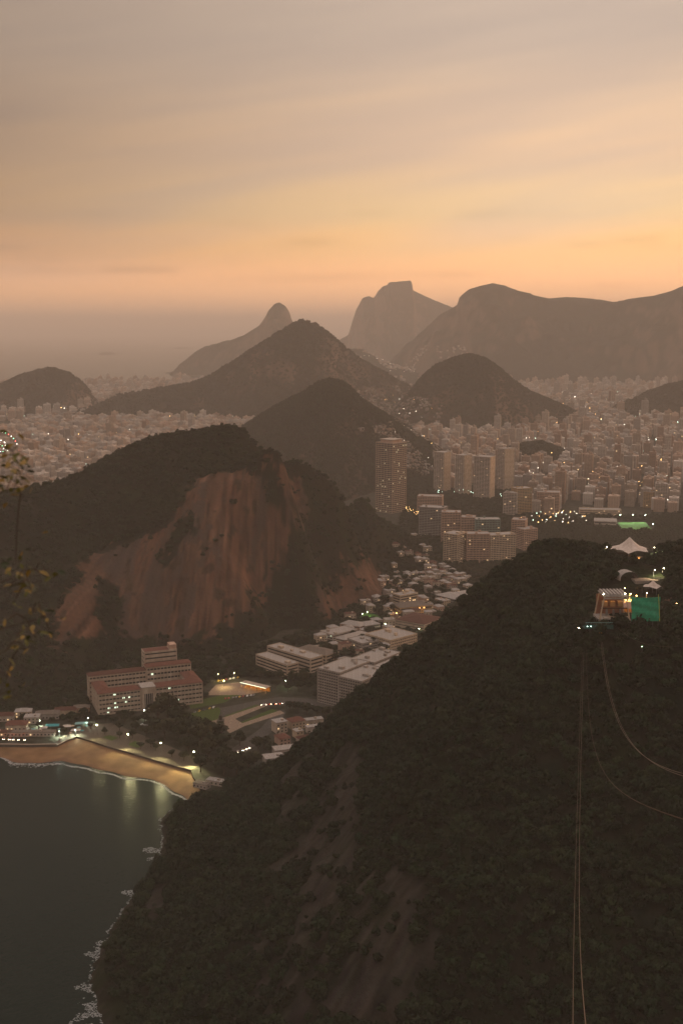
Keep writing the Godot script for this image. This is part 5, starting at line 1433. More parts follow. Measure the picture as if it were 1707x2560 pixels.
	# park trees between the row and the sports ground
	var park := poly([Vector3(332.1, 4, -2319.4), Vector3(455.8, 4, -2339.4), Vector3(526.9, 4, -2359.8), Vector3(589.2, 4, -2339.4), Vector3(739.8, 4, -2396.2), Vector3(641, 4, -1908.6), Vector3(448.7, 4, -1936.2), Vector3(341.9, 4, -1961), Vector3(334.5, 4, -2094.6)])
	var solid := [poly([Vector3(567.2, 4, -2299.7), Vector3(623.4, 4, -2304.6), Vector3(610, 4, -2188.1), Vector3(539.1, 4, -2179.3)]), poly([Vector3(495.9, 4, -2224.1), Vector3(550.8, 4, -2215), Vector3(576.1, 4, -2319.4), Vector3(516.5, 4, -2319.4)])]
	var xf := []
	var cl := PackedColorArray()
	for k in 9000:
		var q := Vector2(rng.randf_range(280.0, 900.0), rng.randf_range(-2600.0, -1700.0))
		if not Geometry2D.is_point_in_polygon(q, park) or in_any(solid, q.x, q.y): continue
		var s := rng.randf_range(4.0, 7.5)
		xf.append(Transform3D(Basis(Vector3.UP, rng.randf() * TAU).scaled(Vector3(s, s * 0.9, s)), Vector3(q.x, 4.0 + s * 0.6, q.y)))
		cl.append(leaf_tone())
	scatter("park_forest", "dark park trees between the apartment row and the sports ground", "forest", crowns[0], mats.leaf, xf, cl)
	xf = []
	cl = PackedColorArray()
	var foot := poly([Vector3(-367.9, 4, -1096.7), Vector3(-394.2, 4, -1179.9), Vector3(-350.1, 4, -1207.6), Vector3(-321.1, 4, -1251.4), Vector3(-296.2, 4, -1266.7), Vector3(-259.2, 4, -1362.8), Vector3(-144.6, 4, -1355.8), Vector3(-77.6, 4, -1393.7), Vector3(-33.8, 4, -1469.9), Vector3(21, 4, -1594.3), Vector3(74.3, 4, -1908.6), Vector3(118.7, 4, -2270.8), Vector3(136.8, 4, -2627.7), Vector3(194.6, 4, -3113.4), Vector3(306.6, 4, -3131.1), Vector3(442, 4, -2854.1), Vector3(415.2, 4, -2370.1), Vector3(333, 4, -1908.6), Vector3(247.5, 4, -1781.4), Vector3(199.4, 4, -1696.3), Vector3(132.3, 4, -1482.3), Vector3(70.1, 4, -1314.7), Vector3(16.5, 4, -1236.4), Vector3(6.7, 4, -1103.8), Vector3(-26.5, 4, -1140.7), Vector3(-28.2, 4, -1214.7), Vector3(-69.3, 4, -1236.4), Vector3(-115.2, 4, -1245.4), Vector3(-150.5, 4, -1236.4), Vector3(-144.5, 4, -1166.6), Vector3(-244.5, 4, -1103.8)])
	for k in 40000:
		var q := Vector2(rng.randf_range(-420.0, 480.0), rng.randf_range(-3300.0, -1060.0))
		if not Geometry2D.is_point_in_polygon(q, foot) or in_any(built_on, q.x, q.y): continue
		if height(hill_b, q.x, q.y) > 6.0: continue
		var s := rng.randf_range(3.0, 6.0)
		xf.append(Transform3D(Basis(Vector3.UP, rng.randf() * TAU).scaled(Vector3(s, s * 0.9, s)), Vector3(q.x, maxf(4.0, terrain(q.x, q.y)) + s * 0.5, q.y)))
		cl.append(leaf_tone())
	scatter("valley_forest", "dark trees along the foot of the hills in the valley", "forest", crowns[1], mats.leaf, xf, cl)

# ---------------------------------------------------------------- the city at large
func add_box(v: PackedVector3Array, nr: PackedVector3Array, id: PackedInt32Array, c: Vector3, s: Vector3) -> void:
	for f in [[Vector3(1, 0, 0), Vector3(0, 0, -1)], [Vector3(-1, 0, 0), Vector3(0, 0, 1)], [Vector3(0, 0, 1), Vector3(1, 0, 0)], [Vector3(0, 0, -1), Vector3(-1, 0, 0)], [Vector3(0, 1, 0), Vector3(1, 0, 0)]]:
		var n: Vector3 = f[0]
		var t: Vector3 = f[1]
		var b := n.cross(t)
		var o := v.size()
		for q in [[-1, -1], [-1, 1], [1, 1], [1, -1]]:
			v.append(c + (n + t * q[0] + b * q[1]) * s * 0.5)
			nr.append(n)
		id.append_array([o, o + 1, o + 2, o, o + 2, o + 3])

func block_mesh(floors: int, piers: int, sd: int) -> ArrayMesh:      # one-metre unit block: floor bands and piers proud of dark glazing, roof house and tank
	var r := RandomNumberGenerator.new()
	r.seed = sd
	var m := ArrayMesh.new()
	for part in 2:
		var v := PackedVector3Array()
		var nr := PackedVector3Array()
		var id := PackedInt32Array()
		if part == 0:
			for k in floors + 1:
				var t := 0.64 / floors
				var y := float(k) / floors
				add_box(v, nr, id, Vector3(0, clampf(y, t / 2, 1.0 - t / 2), 0), Vector3(1, t, 1))
			for k in piers + 1:
				var x := -0.47 + 0.94 * k / piers
				for s in [-0.485, 0.485]:
					add_box(v, nr, id, Vector3(x, 0.5, s), Vector3(0.05, 0.998, 0.028))
					add_box(v, nr, id, Vector3(s, 0.5, x), Vector3(0.028, 0.997, 0.05))
			add_box(v, nr, id, Vector3(r.randf_range(-0.2, 0.2), 1.035, r.randf_range(-0.2, 0.2)), Vector3(0.42, 0.07, 0.36))
			add_box(v, nr, id, Vector3(r.randf_range(-0.1, 0.1), 1.09, r.randf_range(-0.1, 0.1)), Vector3(0.18, 0.05, 0.2))
		else: add_box(v, nr, id, Vector3(0, 0.495, 0), Vector3(0.965, 0.99, 0.965))
		var a := []
		a.resize(Mesh.ARRAY_MAX)
		a[Mesh.ARRAY_VERTEX] = v
		a[Mesh.ARRAY_NORMAL] = nr
		a[Mesh.ARRAY_INDEX] = id
		m.add_surface_from_arrays(Mesh.PRIMITIVE_TRIANGLES, a)
	m.surface_set_material(0, mats.city_wall)
	m.surface_set_material(1, mats.city_glass)
	return m

func seen_from_summit(p: Vector3) -> bool:                      # whether the hills leave a line of sight to the viewpoint
	var eye := Vector3(0, 396, 0)
	for k in range(4, 40):
		var q := eye.lerp(p, k / 40.0)
		if terrain(q.x, q.z) > q.y: return false
	return true

func city() -> void:
	var cw := StandardMaterial3D.new()
	cw.vertex_color_use_as_albedo = true
	cw.roughness = 0.9
	cw.metallic_specular = 0.25
	mats.city_wall = cw
	mats.city_glass = mat(0.10, 0.088, 0.078, 0.4, 0.5)
	var shapes := [block_mesh(7, 4, 1), block_mesh(11, 4, 2), block_mesh(14, 3, 3), block_mesh(20, 3, 4)]
	var tints := [Color(0.50, 0.42, 0.36), Color(0.42, 0.34, 0.28), Color(0.48, 0.35, 0.27), Color(0.35, 0.32, 0.30), Color(0.58, 0.52, 0.47), Color(0.38, 0.27, 0.21), Color(0.46, 0.42, 0.39)]
	var words := ["beige", "brown", "rose-brown", "grey", "white", "reddish", "pale grey"]
	var keep_off := [poly([Vector3(347.6, 4, -2596.4), Vector3(249.1, 4, -1842.9), Vector3(599.8, 4, -1842.9), Vector3(775.6, 4, -2401.5), Vector3(678.8, 4, -2423), Vector3(608.3, 4, -2489.5), Vector3(519.7, 4, -2489.5), Vector3(459.7, 4, -2359.8), Vector3(399.1, 4, -2349.5)]), poly([Vector3(44, 4, -2659.7), Vector3(438.7, 4, -2832), Vector3(402.4, 4, -2319.4), Vector3(311.5, 4, -1781.4), Vector3(29.8, 4, -1781.4)])]
	# districts: grid turn, pitch, bounds x0 x1 z0 z1, height range, share of tall ones
	var parts := [
		[0.42, 31.0, -1300.0, -60.0, -4800.0, -2500.0, 26.0, 46.0, 0.03, "of the beachside city"],
		[-0.25, 38.0, -2300.0, -900.0, -8250.0, -4800.0, 24.0, 46.0, 0.10, "of the far beachside city"],
		[0.30, 31.0, 260.0, 1500.0, -4300.0, -2260.0, 20.0, 52.0, 0.12, "right of the four towers"],
		[0.10, 40.0, 700.0, 2300.0, -7600.0, -4300.0, 22.0, 55.0, 0.14, "of the far hazy city"],
		[0.55, 36.0, 150.0, 480.0, -4300.0, -3300.0, 8.0, 22.0, 0.02, "below the cone hill"],
	]
	var all := []
	for d in parts:
		var turn: float = d[0]
		var pitch: float = d[1]
		var cx := (float(d[2]) + float(d[3])) / 2.0
		var cz := (float(d[4]) + float(d[5])) / 2.0
		var reach := int(Vector2(d[3] - d[2], d[5] - d[4]).length() / pitch / 2.0) + 1
		for i in range(-reach, reach):
			for j in range(-reach, reach):
				if i % 4 == 0 and rng.randf() < 0.85: continue
				var lx := (i + rng.randf_range(-0.12, 0.12)) * pitch
				var lz := (j + rng.randf_range(-0.12, 0.12)) * pitch * 0.9
				var x := cx + lx * cos(turn) - lz * sin(turn)
				var z := cz + lx * sin(turn) + lz * cos(turn)
				if x < d[2] or x > d[3] or z < d[4] or z > d[5] or absf(x) > -z * 0.36: continue
				if rng.randf() < 0.07 or in_any(keep_off, x, z): continue
				var y := terrain(x, z)
				if y > 16.0: continue
				var h := lerpf(d[6], d[7], rng.randf())
				if rng.randf() < 0.16: h *= 0.5
				if rng.randf() < d[8]: h *= rng.randf_range(1.4, 1.9)
				var f := 0 if h < 20.0 else (1 if h < 36.0 else (2 if h < 56.0 else 3))
				var wx := pitch * rng.randf_range(0.55, 0.82)
				var wz := pitch * rng.randf_range(0.5, 0.78)
				var t := Transform3D(Basis(Vector3.UP, -turn + rng.randf_range(-0.05, 0.05)) * Basis.from_scale(Vector3(wx, h, wz)), Vector3(x, minf(y, 6.0) - 2.0, z))
				var side: float = (x / -z - float(d[2]) / -d[4]) / (float(d[3]) / -d[4] - float(d[2]) / -d[4])
				var deep: float = (z - float(d[5])) / (float(d[4]) - float(d[5]))
				all.append([h / -z, f, t, rng.randi() % tints.size(), d[9], h, "%s of the %s rows" % ["left" if side < 0.33 else ("centre" if side < 0.66 else "right"), "front" if deep < 0.12 else ("second" if deep < 0.25 else ("middle" if deep < 0.5 else "rear"))]])
	all.sort_custom(func(p, q): return p[0] > q[0])
	var single := 0
	var xf := [[], [], [], []]
	var cl := [PackedColorArray(), PackedColorArray(), PackedColorArray(), PackedColorArray()]
	var wall_of := []
	for c in tints: wall_of.append(worn(c.r * 0.76, c.g * 0.76, c.b * 0.76, 0.9, 0.05))
	var panes := [[], []]
	for b in all:
		var p: Vector3 = b[2].origin
		var in_frame: bool = absf(p.x) < -p.z * 0.295
		if single < 240 and in_frame and seen_from_summit(p + Vector3(0, b[5] * 0.8, 0)):
			single += 1
			var o := put(shapes[b[1]], "apartment_building", null)
			o.set_surface_override_material(0, wall_of[b[3]])
			o.transform = b[2]
			tag(o, "%s %s apartment building, %s %s" % ["low" if b[5] < 24.0 else ("tall" if b[5] > 56.0 else "mid-height"), words[b[3]], b[6], b[4]], "building", "apartment buildings " + b[4])
		else:
			var k := rng.randf_range(0.6, 0.92)
			xf[b[1]].append(b[2])
			cl[b[1]].append(tints[b[3]] * k)
		if p.z > -6500.0:                                         # a few lit windows on the sides that face the bay
			for q in 2:
				if rng.randf() < 0.10:
					var tr: Transform3D = b[2]
					var sx := tr.basis.x.length()
					var sz := tr.basis.z.length()
					var spot: Vector3
					if rng.randf() < 0.7: spot = tr * Vector3(rng.randf_range(-0.4, 0.4), rng.randf_range(0.3, 0.95), 0.5 + 0.1 / sz)
					else: spot = tr * Vector3((0.5 + 0.1 / sx) * (1.0 if p.x < 0.0 else -1.0), rng.randf_range(0.3, 0.95), rng.randf_range(-0.4, 0.4))
					panes[0 if rng.randf() < 0.72 else 1].append(Transform3D(tr.basis.orthonormalized() * Basis.from_scale(Vector3(2.2, 1.3, 2.2)), spot))
	for k in 4:
		if xf[k].size(): scatter("city_buildings", "mass of distant city apartment buildings", "buildings", shapes[k], null, xf[k], cl[k])
	scatter("lit_windows", "warm lit windows scattered over the city", "windows", unit_box, glow(1.0, 0.66, 0.30, 1.6), panes[0], PackedColorArray())
	scatter("lit_windows", "cool lit windows scattered over the city", "windows", unit_box, glow(0.75, 1.0, 0.85, 1.5), panes[1], PackedColorArray())
	print("city blocks ", all.size(), " single ", single)

	# hillside houses between the hills and on the low ridge
	var hx := []
	var hc := PackedColorArray()
	for k in 16000:
		var z := rng.randf_range(-5600.0, -3000.0)
		var x := -z * rng.randf_range(0.012, 0.088)
		var y := terrain(x, z)
		if y < 6.0 or y > 130.0 or noise_a.get_noise_2d(x * 0.5, z * 0.5) < -0.05: continue
		var s := rng.randf_range(5.0, 9.0)
		hx.append(Transform3D(Basis(Vector3.UP, rng.randf() * TAU) * Basis.from_scale(Vector3(s, s * 0.8, s)), Vector3(x, y - 1.0, z)))
		hc.append(tints[rng.randi() % tints.size()] * rng.randf_range(0.3, 0.65))
	for k in 3500:
		var z := rng.randf_range(-9000.0, -6900.0)
		var x := -z * rng.randf_range(0.0, 0.11)
		var y := terrain(x, z)
		if y < 6.0 or y > 260.0 or noise_a.get_noise_2d(x * 0.25, z * 0.25) < 0.0: continue
		var s := rng.randf_range(9.0, 16.0)
		hx.append(Transform3D(Basis(Vector3.UP, rng.randf() * TAU) * Basis.from_scale(Vector3(s, s * 0.8, s)), Vector3(x, y - 1.0, z)))
		hc.append(tints[rng.randi() % tints.size()] * 0.8)
	scatter("hillside_houses", "small houses crowding the slopes between the hills", "houses", shapes[0], null, hx, hc)

	# street lamps of the city, far too many to count
	var bulb := SphereMesh.new()
	bulb.radius = 0.5
	bulb.height = 1.0
	bulb.radial_segments = 6
	bulb.rings = 3
	var spots := [[], [], []]
	for k in 520:
		var z := -pow(rng.randf(), 1.2) * 4600.0 - 2250.0
		var x := -z * (rng.randf_range(0.13, 0.30) if rng.randf() < 0.72 else rng.randf_range(-0.30, -0.04))
		if in_any(keep_off, x, z) or terrain(x, z) > 12.0: continue
		var kind := 0 if rng.randf() < 0.5 else (1 if rng.randf() < 0.65 else 2)
		var s := -z / 3000.0 * rng.randf_range(0.7, 1.5)
		spots[kind].append(Transform3D(Basis.from_scale(Vector3(s, s, s)), Vector3(x, 4.0 + rng.randf_range(9.0, 40.0), z)))
	for k in 230:                                                # on the hillsides
		var z := rng.randf_range(-5400.0, -3100.0)
		var x := -z * rng.randf_range(0.012, 0.088)
		var y := terrain(x, z)
		if y < 6.0 or y > 130.0: continue
		var s := -z / 3000.0 * rng.randf_range(0.5, 1.2)
		spots[0 if rng.randf() < 0.75 else 1].append(Transform3D(Basis.from_scale(Vector3(s, s, s)), Vector3(x, y + 8.0, z)))
	for k in 110:
		var z := rng.randf_range(-8600.0, -7000.0)
		var x := -z * rng.randf_range(0.0, 0.10)
		var y := terrain(x, z)
		if y < 6.0 or y > 240.0: continue
		spots[0].append(Transform3D(Basis.from_scale(Vector3.ONE * rng.randf_range(1.0, 2.2)), Vector3(x, y + 12.0, z)))
	# the lit avenue at the foot of the cone hill, and the amber lights before the park
	for k in 46:
		var t := k / 45.0
		var p: Vector3 = Vector3(338, 14, -3592).lerp(Vector3(571.9, 14, -3628.3), t) if k < 28 else Vector3(737.5, 14, -3862.1).lerp(Vector3(701.8, 14, -3476.1), (k - 28) / 17.0)
		spots[1 if k % 3 else 0].append(Transform3D(Basis.from_scale(Vector3.ONE * rng.randf_range(1.0, 2.0)), p + Vector3(rng.randf_range(-14, 14), rng.randf_range(0, 6), rng.randf_range(-20, 20))))
	for k in 60:
		var p: Vector3 = Vector3(353.7, 12, -2272.1).lerp(Vector3(504, 12, -2331.9), rng.randf())
		spots[1 if rng.randf() < 0.6 else (0 if rng.randf() < 0.6 else 2)].append(Transform3D(Basis.from_scale(Vector3.ONE * rng.randf_range(0.6, 1.3)), p + Vector3(rng.randf_range(-6, 6), rng.randf_range(-5, 8), rng.randf_range(-60, 60))))
	for k in 40:
		var p: Vector3 = Vector3(211.2, 8, -2684.9).lerp(Vector3(380.3, 8, -2632.6), rng.randf()) if k < 22 else Vector3(136, 8, -2409).lerp(Vector3(164.3, 8, -2345.9), rng.randf())
		spots[2 if k < 22 else 1].append(Transform3D(Basis.from_scale(Vector3.ONE * rng.randf_range(0.4, 1.0)), p + Vector3(0, rng.randf_range(0, 10), rng.randf_range(-20, 20))))
	scatter("city_street_lamps", "white street lamps dotted through the distant city", "street lamps", bulb, glow(1.0, 0.90, 0.74, 11.0), spots[0], PackedColorArray())
	scatter("city_street_lamps", "amber street lamps dotted through the distant city", "street lamps", bulb, glow(1.0, 0.58, 0.20, 11.0), spots[1], PackedColorArray())
	scatter("city_street_lamps", "greenish street lamps dotted through the distant city", "street lamps", bulb, glow(0.70, 1.0, 0.80, 9.0), spots[2], PackedColorArray())

	# islands on the horizon
	for d in [[Vector3(-3552.3, 0, -17415.3), 150.0, 46.0, "small dark island far out on the sea"], [Vector3(-3067.2, 0, -22110.6), 200.0, 40.0, "flat hazy islet near the mountain foot"], [Vector3(-3462.9, 0, -17960.5), 60.0, 14.0, "tiny rock islet beside the small dark island"]]:
		var o := put(dome(d[1], d[2], int(d[1])), "island", mats.soil_plain)
		o.position = d[0]
		tag(o, d[3], "island", "", "structure")
	# wheel of coloured lights at the left edge of the city
	var wheel := base("observation_wheel", Vector3(-992.76, -17.14, -3300))
	var ring := TorusMesh.new()
	ring.inner_radius = 52.0
	ring.outer_radius = 53.5
	ring.rings = 48
	ring.ring_segments = 6
	var rim := put(ring, "rim", mats.steel, wheel, Vector3(0, 62, 0))
	rim.rotation.x = PI / 2
	for s in [-1.0, 1.0]:
		var v := PackedVector3Array()
		var id := PackedInt32Array()
		limb(v, id, [Vector3(s * 28, -8, 0), Vector3(s * 14, 28, 0), Vector3(0, 62, 0), 1.6, 1.0])
		put(mesh_from(v, id), "support_leg", mats.steel, wheel)
	var lamps := [glow(1.0, 0.12, 0.08, 9.0), glow(0.2, 1.0, 0.5, 7.0), glow(1.0, 0.95, 0.8, 9.0)]
	for k in 36:
		var a := TAU * k / 36.0
		var g := put(bulb, "rim_lamp", lamps[0 if k % 3 == 0 else (1 if k % 3 == 1 else 2)], wheel, Vector3(cos(a) * 53.0, 62.0 + sin(a) * 53.0, 1.5))
		g.scale = Vector3(2.2, 1.6, 1.6)
	for k in 40:
		var a := rng.randf() * TAU
		var r := sqrt(rng.randf()) * 30.0
		var g := put(bulb, "hub_lamp", lamps[2 if rng.randf() < 0.8 else 1], wheel, Vector3(cos(a) * r, 62.0 + sin(a) * r, 1.5))
		g.scale = Vector3(1.8, 1.4, 1.4)
	tag(wheel, "round wheel of red green and white lights at the left edge", "wheel")

func dome(w: float, h: float, sd: int) -> ArrayMesh:
	var v := PackedVector3Array()
	var id := PackedInt32Array()
	var n := 22
	for j in n:
		for i in n:
			var p := Vector2(i, j) / (n - 1.0) * 2.0 - Vector2.ONE
			var k := maxf(0.0, 1.0 - p.length_squared())
			v.append(Vector3(p.x * w, h * pow(k, 0.8) * (0.75 + 0.6 * noise_a.get_noise_2d(i * 16.0 + sd, j * 16.0)) - 2.0, p.y * w * 0.6))
	for j in n - 1:
		for i in n - 1:
			var o := j * n + i
			id.append_array([o, o + 1, o + n, o + 1, o + n + 1, o + n])
	return mesh_from(v, id)

# ---------------------------------------------------------------- cable-car station and pavilions on the near hilltop
func on_hill(p: Vector3, lift := 0.0) -> Vector3:
	return Vector3(p.x, height(hill_u, p.x, p.z) + lift, p.z)

func tent_mesh(sides: int, r: float, peak: float, eave: float) -> ArrayMesh:      # stretched membrane: high in the middle, corners pulled down, edges scalloped
	var st := SurfaceTool.new()
	st.begin(Mesh.PRIMITIVE_TRIANGLES)
	st.set_smooth_group(0)
	var rings := 8
	var seg := sides * 6
	var pt := func(i: int, k: int) -> Vector3:
		var a := TAU * k / seg
		var u := fposmod(float(k) / 6.0, 1.0)
		var reach := r * (1.0 - 0.24 * sin(PI * u))
		var s := float(i) / rings
		var y := eave + (peak - eave) * pow(1.0 - s, 1.75) + (0.16 * (peak - eave)) * sin(PI * u) * s
		return Vector3(cos(a) * reach * s, y, sin(a) * reach * s)
	for i in rings:
		for k in seg:
			for p in [pt.call(i, k), pt.call(i + 1, k), pt.call(i + 1, k + 1), pt.call(i, k), pt.call(i + 1, k + 1), pt.call(i, k + 1)]: st.add_vertex(p)
	st.index()
	st.generate_normals()
	return st.commit()

func tent(called: String, label: String, at: Vector3, r: float, peak: float, turn: float, sides := 6) -> void:
	var o := base(called, at, turn)
	put(tent_mesh(sides, r, peak, 4.2), "membrane", mats.canvas_two, o)
	box(o, "mast", Vector3(0, peak / 2.0 - 0.2, 0), Vector3(0.4, peak + 0.3, 0.4), mats.steel)
	for k in sides:
		var a := TAU * k / sides
		box(o, "edge_post", Vector3(cos(a) * r * 0.985, 1.9, sin(a) * r * 0.985), Vector3(0.2, 4.6, 0.2), mats.steel)
	tag(o, label, "tent")

func hilltop() -> void:
	tent("membrane_tent", "large white peaked membrane tent on the hilltop", on_hill(Vector3(226.32, 226.19, -880)), 17.0, 14.5, 0.25)
	tent("membrane_tent", "small pale membrane tent below the large tent", on_hill(Vector3(223.8, 221.73, -800)), 7.5, 9.0, 0.1, 4)
	# arched grey shelter
	var o := base("arched_shelter", on_hill(Vector3(212.24, 221.89, -830)), 0.2)
	var st := SurfaceTool.new()
	st.begin(Mesh.PRIMITIVE_TRIANGLES)
	st.set_smooth_group(0)
	for k in 10:
		var a0 := PI * k / 10.0
		var a1 := PI * (k + 1) / 10.0
		var p := [Vector3(cos(a0) * 7.0, sin(a0) * 5.0 + 1.5, 5), Vector3(cos(a1) * 7.0, sin(a1) * 5.0 + 1.5, 5), Vector3(cos(a1) * 7.0, sin(a1) * 5.0 + 1.5, -5), Vector3(cos(a0) * 7.0, sin(a0) * 5.0 + 1.5, -5)]
		for q in [0, 1, 2, 0, 2, 3]: st.add_vertex(p[q])
	st.generate_normals()
	put(st.commit(), "vault", mats.roof_grey, o)
	for s in [-1.0, 1.0]: box(o, "side_wall", Vector3(s * 7.0, 0.8, 0), Vector3(0.3, 1.8, 10), mats.pale)
	tag(o, "grey arched shelter between the two tents", "shelter")
	# restaurant pavilion, lit under its roof
	o = base("pavilion", on_hill(Vector3(191.97, 220.72, -735)), 0.05)
	box(o, "floor", Vector3(0, 0.2, 0), Vector3(16, 0.4, 9), mats.concrete)
	box(o, "back_wall", Vector3(0, 2.6, -4.2), Vector3(15, 4.4, 0.3), mats.ochre)
	for k in 5: box(o, "column", Vector3(-7.0 + 3.5 * k, 2.6, 4.0), Vector3(0.35, 4.4, 0.35), mats.dark_wood)
	hip_roof(o, -8.0, 8.0, -4.5, 4.5, 4.8, 3.4, mats.roof_rose, 0.6)
	for s in [-3.6, 3.6]:
		var b := put(small_bulb(0.22), "ceiling_lamp", glow(1.0, 0.55, 0.15, 40.0), o, Vector3(s, 4.2, 0.5))
		var l := OmniLight3D.new()
		l.name = "pavilion_light"
		l.light_color = Color(1.0, 0.62, 0.25)
		l.light_energy = 9.0
		l.omni_range = 90.0
		l.omni_attenuation = 2.0
		l.light_size = 0.2
		l.shadow_enabled = true
		o.add_child(l, true)
		l.position = b.position
	tag(o, "small pavilion with a rose roof and orange light inside", "pavilion")
	o = base("service_block", on_hill(Vector3(200.88, 222.57, -725)), 0.1)
	box(o, "wall", Vector3(0, 3.0, 0), Vector3(9, 6.0, 7), mats.grey)
	box(o, "roof", Vector3(0, 6.15, 0), Vector3(9.6, 0.3, 7.6), mats.roof_dark)
	for k in 3: box(o, "louvre", Vector3(0, 1.6 + 1.4 * k, 3.55), Vector3(7.6, 0.5, 0.12), mats.roof_dark)
	tag(o, "dark grey service block behind the green netting", "building")
	# covered walkways with pale edges
	for w in [[Vector3(186.41, 222.61, -760), 12.0, "pale roofed walkway left of the pavilion"], [Vector3(209.27, 220.9, -775), 13.0, "pale roofed walkway right of the pavilion"]]:
		o = base("walkway_roof", on_hill(w[0]), -0.08)
		box(o, "roof", Vector3(0, 3.2, 0), Vector3(w[1], 0.3, 2.6), mats.awning_blue)
		for s in [-1.0, 1.0]: box(o, "post", Vector3(s * (w[1] / 2 - 0.4), 1.5, 0), Vector3(0.2, 3.1, 0.2), mats.steel)
		tag(o, w[2], "walkway")

	# the station: open steel hall facing the ropes
	var a := Vector3(160.6, 216.61, -690)
	var b := Vector3(179.82, 216.61, -690)
	var gy := minf(height(hill_u, a.x, a.z), height(hill_u, b.x, b.z)) - 0.5
	o = base("cable_car_station", Vector3(a.x, a.y, a.z))
	var W := b.x - a.x
	var dep := 15.0
	var top := 14.2
	box(o, "platform", Vector3(W / 2, -1.2, -dep / 2), Vector3(W + 1.0, 2.4, dep), mats.concrete)
	if a.y - 2.4 > gy: box(o, "foundation", Vector3(W / 2, (gy - a.y - 2.4) / 2.0, -dep / 2), Vector3(W - 1.0, a.y - 2.4 - gy, dep - 1.0), mats.grime_stone)
	box(o, "back_wall", Vector3(W / 2, 6.4, -dep + 0.4), Vector3(W - 2.0, 12.8, 0.6), mats.brick)
	for s in [0, 1]:
		for z in [0.0, -dep + 1.0]:
			var lean := PackedVector3Array()
			var li := PackedInt32Array()
			var x0 := 0.4 if s == 0 else W - 0.4
			var x1 := 2.8 if s == 0 else W - 2.6
			limb(lean, li, [Vector3(x0, 0, z - 0.4), Vector3((x0 + x1) / 2, top / 2, z - 0.4), Vector3(x1, top, z - 0.4), 0.55, 0.4])
			put(mesh_from(lean, li), "leaning_frame", mats.cream, o)
	box(o, "roof", Vector3(W / 2, top + 0.35, -dep / 2), Vector3(W - 4.0, 0.6, dep + 1.0), mats.roof_pale)
	for k in 7: box(o, "roof_rib", Vector3(3.2 + (W - 6.4) * k / 6.0, top + 1.25, -dep / 2), Vector3(1.2, 1.2, dep), mats.roof_grey)
	box(o, "front_beam", Vector3(W / 2, top - 0.9, 0.1), Vector3(W - 4.6, 0.9, 0.7), mats.concrete)
	box(o, "mid_beam", Vector3(W / 2, 6.3, -3.0), Vector3(W - 2.4, 0.6, 0.8), mats.dark_wood)
	for k in 3:
		var wheel := CylinderMesh.new()
		wheel.top_radius = 2.1
		wheel.bottom_radius = 2.1
		wheel.height = 0.5
		wheel.radial_segments = 24
		var wn := put(wheel, "rope_wheel", mats.steel, o, Vector3(W * (0.28 + 0.22 * k), 3.4, -4.0))
		wn.rotation.z = PI / 2
		box(o, "machine_housing", Vector3(W * (0.25 + 0.25 * k), 8.2, -8.0), Vector3(3.0, 3.0, 4.0), mats.ochre)
	for k in 2:
		box(o, "gangway", Vector3(W * (0.25 + 0.5 * k), 0.5, -1.5), Vector3(3.6, 1.0, 5.0), mats.concrete)
		put(small_bulb(0.2), "hall_lamp", glow(1.0, 0.7, 0.35, 22.0), o, Vector3(W * (0.32 + 0.36 * k), 12.0, -5.0))
		var l := OmniLight3D.new()
		l.name = "hall_light"
		l.light_color = Color(1.0, 0.7, 0.4)
		l.light_energy = 5.0
		l.omni_range = 90.0
		l.omni_attenuation = 2.0
		l.light_size = 0.2
		l.shadow_enabled = true
		o.add_child(l, true)
		l.position = Vector3(W * (0.32 + 0.36 * k), 12.0, -5.0)
	put(small_bulb(0.28), "roof_lamp", glow(1.0, 0.9, 0.6, 40.0), o, Vector3(1.8, top + 2.2, 1.0))
	put(small_bulb(0.28), "roof_lamp", glow(1.0, 0.9, 0.6, 40.0), o, Vector3(W - 4.0, top + 2.4, 1.0))
	tag(o, "open cable-car station hall with leaning frames on the hilltop", "station")
	# green netting beside it
	a = Vector3(180.62, 215.33, -690)
	b = Vector3(197.62, 214.81, -690)
	o = base("safety_netting", a)
	W = b.x - a.x
	var sv := PackedVector3Array()
	var si := PackedInt32Array()
	for i in 29:
		for j in 15:
			var u := i / 28.0
			var t := j / 14.0
			sv.append(Vector3(W * (u + 0.015 * sin(t * 5.0)) - 1.4 * t * (0.5 - u), 15.6 * t - 0.5 * sin(u * PI) * t, 0.35 * sin(u * 26.0) * (0.4 + 0.6 * sin(t * 9.0)) + 0.25 * sin(t * 17.0 + u * 5.0)))
	for i in 28:
		for j in 14:
			var q := i * 15 + j
			si.append_array([q, q + 1, q + 15, q + 15, q + 1, q + 16])
	var net_st := SurfaceTool.new()
	net_st.begin(Mesh.PRIMITIVE_TRIANGLES)
	net_st.set_smooth_group(0)
	for q in si: net_st.add_vertex(sv[q])
	net_st.index()
	net_st.generate_normals()
	put(net_st.commit(), "net", mats.net_green, o)
	for k in 6: box(o, "scaffold_pole", Vector3(W * k / 5.0, 6.0, -0.9), Vector3(0.16, 19.0, 0.16), mats.steel)
	for k in 5: box(o, "scaffold_rail", Vector3(W / 2, 0.5 + 3.6 * k, -0.75), Vector3(W + 0.4, 0.12, 0.12), mats.steel)
	var edge := PackedVector3Array()
	var ei := PackedInt32Array()
	limb(edge, ei, [Vector3(W + 0.6, 0, 0.2), Vector3(W + 0.2, 8, 0.2), Vector3(W - 1.0, 17.2, 0.2), 0.28, 0.22])
	put(mesh_from(edge, ei), "edge_post", mats.lime, o)
	tag(o, "bright green construction netting beside the cable-car station", "netting")
